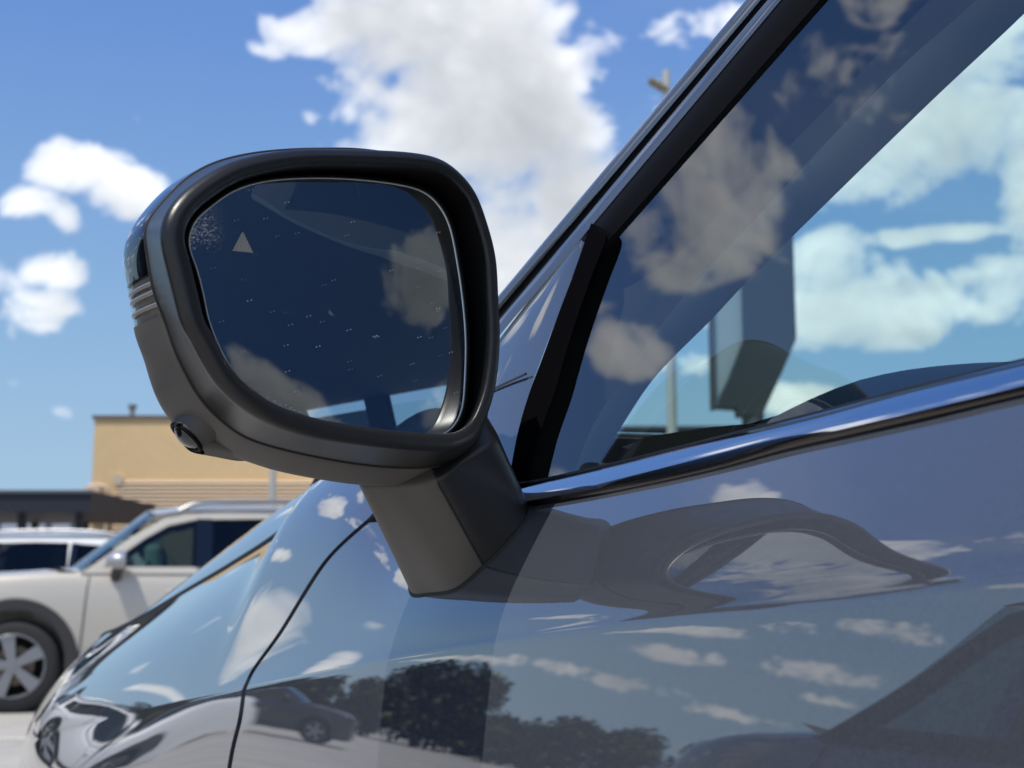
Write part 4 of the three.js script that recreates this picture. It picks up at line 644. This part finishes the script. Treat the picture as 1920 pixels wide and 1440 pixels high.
  mPart('warning_triangle', mergeGeometries(bars), std({ name: 'etched_grey', color: lin(0.42, 0.40, 0.36), roughness: 0.9 }));
}
// frame round the glass: recess wall, rounded front edge, outer band back to the seam
{
  const in0 = scalePx(RG, 1.03, ...CG);
  const RP = ringOf(RR, 0.0150), RHO = 0.0052, outw = RP.map((p, i) => { const t = RP[(i + 1) % NA].clone().sub(RP[(i + NA - 1) % NA]).normalize(), o = t.cross(NRM).normalize(); return o.dot(p.clone().sub(C3)) < 0 ? o.negate() : o; });
  const arc = (deg) => RP.map((p, i) => p.clone().addScaledVector(outw[i], RHO * (Math.sin(R(deg)) - Math.sin(R(45)))).addScaledVector(NRM, RHO * (Math.cos(R(deg)) - Math.cos(R(45)))));
  const wall = (f) => { const a = arc(-40), b = ringOf(in0, -0.016); return a.map((p, i) => p.clone().lerp(b[i], f)); };
  const band = (f) => { const a = arc(98), b = ringOf(RM, -0.031); return a.map((p, i) => p.clone().lerp(b[i], f)); };
  const rings = [wall(1), wall(0.75), wall(0.45), wall(0.15), arc(-40), arc(-15), arc(10), arc(30), arc(45), arc(60), arc(80), arc(98), band(0.15), band(0.5), band(0.8), band(1)];
  mPart('bezel', loft(rings, 0, NA, 3), M.bezel);
  mPart('seam_line', new THREE.TubeGeometry(new THREE.CatmullRomCurve3(ringOf(RM, -0.0312).filter((_, i) => i % 2 === 0), true), 400, 0.0009, 6, true), M.gap);
  mPart('seam', loft([ringOf(RM, -0.0309), ringOf(scalePx(RM, 0.988, 600, 575), -0.0312), ringOf(scalePx(RM, 0.988, 597, 575), -0.034)], 0, NA, 2), M.gap);
}
// outer shell behind the seam: gloss cap, indicator lens, satin lower shell
{
  const gx = 549, gy = 600;
  const a = ringOf(scalePx(RM, 0.985, 600, 575), -0.0330), a2 = ringOf(mixPx(scalePx(RM, 0.9965, 600, 575), RS, 0.03), -0.0322), b = ringOf(mixPx(RM, RS, 0.55).map(([x, y], i) => [x + (x - 600) * 0.012, y + (y - 575) * 0.012]), -0.046), c = ringOf(RS, -0.060), d = ringOf(scalePx(RS, 0.93, gx - 4, gy), -0.078), e = ringOf(scalePx(RS, 0.76, gx - 10, gy), -0.096), f = ringOf(scalePx(RS, 0.42, gx - 12, gy), -0.108), t = ringOf(scalePx(RS, 0.02, gx - 12, gy), -0.111);
  const rings = [a, a2, b, c, d, e, f, t];
  const kOf = (deg) => ((Math.round(deg / 360 * NA) % NA) + NA) % NA;       // degrees clockwise from the left
  const k1 = kOf(196), k2 = kOf(349), k0 = kOf(3);
  const dome = loft(rings, 0, NA, 5);
  mPart('upper_cap', loft(rings, k1, k2, 5), M.gloss);
  mPart('lower_shell', loft(rings, k0, k1, 5), M.shell);
  // indicator: reflector strip below a clear lens
  const shrink = (r, m) => r.map((p) => p.clone().lerp(C3, m));
  mPart('indicator_reflector', loft(rings.slice(1, 6).map((r) => shrink(r, 0.022)), k2, k0 + NA, 5), M.reflector);
  mPart('indicator_lens', loft(rings.slice(1), k2, k0 + NA, 5), M.lens);
  for (const k of [k0, k2]) mPart('lens_edge', gridGeo((u, v) => { const i = Math.round(u * 5) + 1, p = rings[i][k]; return p.clone().lerp(C3, 0.05 * v); }, 5, 1), M.gap);
  for (const dd of [-9, -5, -1]) { const k = kOf(dd); mPart('lens_rib', new THREE.TubeGeometry(new THREE.CatmullRomCurve3([1, 2, 3, 4].map((i) => rings[i][k].clone().lerp(C3, 0.012))), 12, 0.0014, 6), M.reflector); }
}
// surround-view camera in a small fairing under the outer corner
{
  const p = onMirror(347, 822, -0.052), dirn = onMirror(338, 828, -0.052).sub(onMirror(360, 805, -0.052)).normalize(), eyeward = EYE.clone().sub(p).normalize(), axis = dirn.clone().addScaledVector(eyeward, 0.22 - dirn.dot(eyeward)).normalize();
  const q = new THREE.Quaternion().setFromUnitVectors(V(0, 1, 0), axis);
  const put = (g, s) => { g.applyQuaternion(q); g.translate(p.x + axis.x * s, p.y + axis.y * s, p.z + axis.z * s); return g; };
  mPart('camera_ring', put(new THREE.TorusGeometry(0.0088, 0.0011, 12, 40).rotateX(Math.PI / 2), -0.001), M.seal);
  mPart('camera_housing', put(new THREE.CylinderGeometry(0.0090, 0.0125, 0.016, 32), -0.0092), M.shell);
  mPart('camera_lens', put(new THREE.SphereGeometry(0.0100, 24, 12, 0, 6.2832, 0, 0.9), -0.0072), M.gloss);
  const fair = [[[330, 792], [352, 800], [372, 830], [382, 852], [356, 846], [336, 824]], [[400, 800], [450, 826], [470, 850], [462, 864], [430, 862], [395, 850]]];
  const A = fair[0].map(([x, y], i) => onMirror(x, y, i < 3 ? -0.046 : -0.058)), B = fair[1].map(([x, y], i) => onMirror(x, y, i < 3 ? -0.05 : -0.062));
  const ca = new THREE.CatmullRomCurve3(A, true, 'centripetal'), cb = new THREE.CatmullRomCurve3(B, true, 'centripetal');
  mPart('camera_fairing', gridGeo((u, v) => ca.getPoint(u % 1).lerp(cb.getPoint(u % 1), v), 48, 6, true), M.shell);
}
// foot: from the door skin up into the head
{
  const foot = [[770, 1110], [809, 1114], [861, 1102], [906, 1063], [952, 1016], [990, 967], [985, 938], [940, 925], [880, 945], [820, 1000], [778, 1060]].map(([x, y]) => onSkin(x, y));
  const W = [-0.082, -0.072, -0.056, -0.030, -0.022, -0.020, -0.045, -0.075, -0.092, -0.10, -0.098];
  const head = [[675, 910], [700, 909], [745, 908], [815, 898], [872, 862], [930, 826], [915, 800], [860, 800], [780, 820], [715, 850], [680, 885]].map(([x, y], i) => onMirror(x, y, W[i]));
  const up = head.map((p, i) => onMirror([655, 690, 740, 800, 850, 905, 890, 840, 770, 700, 665][i], [860, 855, 850, 842, 815, 780, 760, 765, 780, 810, 840][i], W[i] * 1.0 - 0.012));
  const K = 120, loop = (pts) => { // a corner where the brown front meets the dark rear face
    const c = new THREE.CatmullRomCurve3(pts, true, 'centripetal'); return Array.from({ length: K + 1 }, (_, i) => c.getPoint((i % K) / K)); };
  const a = loop(foot), b = loop(head), c = loop(up);
  // the sides run almost straight from the foot to the head
  const at = (i, v) => { const p = a[i].clone().lerp(b[i], Math.min(1, v / 0.8)); return v > 0.8 ? b[i].clone().lerp(c[i], (v - 0.8) / 0.2) : p; };
  const seam = Math.round(3 / 11 * K), end = Math.round(5.4 / 11 * K);
  const face = (k0, k1, nv = 30) => gridGeo((u, v) => at((Math.round(lerp(k0, k1, u)) + K) % K, v), k1 - k0, nv);
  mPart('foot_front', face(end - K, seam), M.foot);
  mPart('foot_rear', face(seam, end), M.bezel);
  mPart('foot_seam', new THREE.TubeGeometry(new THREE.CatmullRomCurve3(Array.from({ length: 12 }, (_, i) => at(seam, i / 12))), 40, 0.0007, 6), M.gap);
  mPart('foot_gasket', new THREE.TubeGeometry(new THREE.CatmullRomCurve3(a.slice(0, K).map((p) => p.clone().add(V(0.001, 0, 0))), true), 160, 0.0022, 8), M.gap);
}
renderer.render(scene, camera);
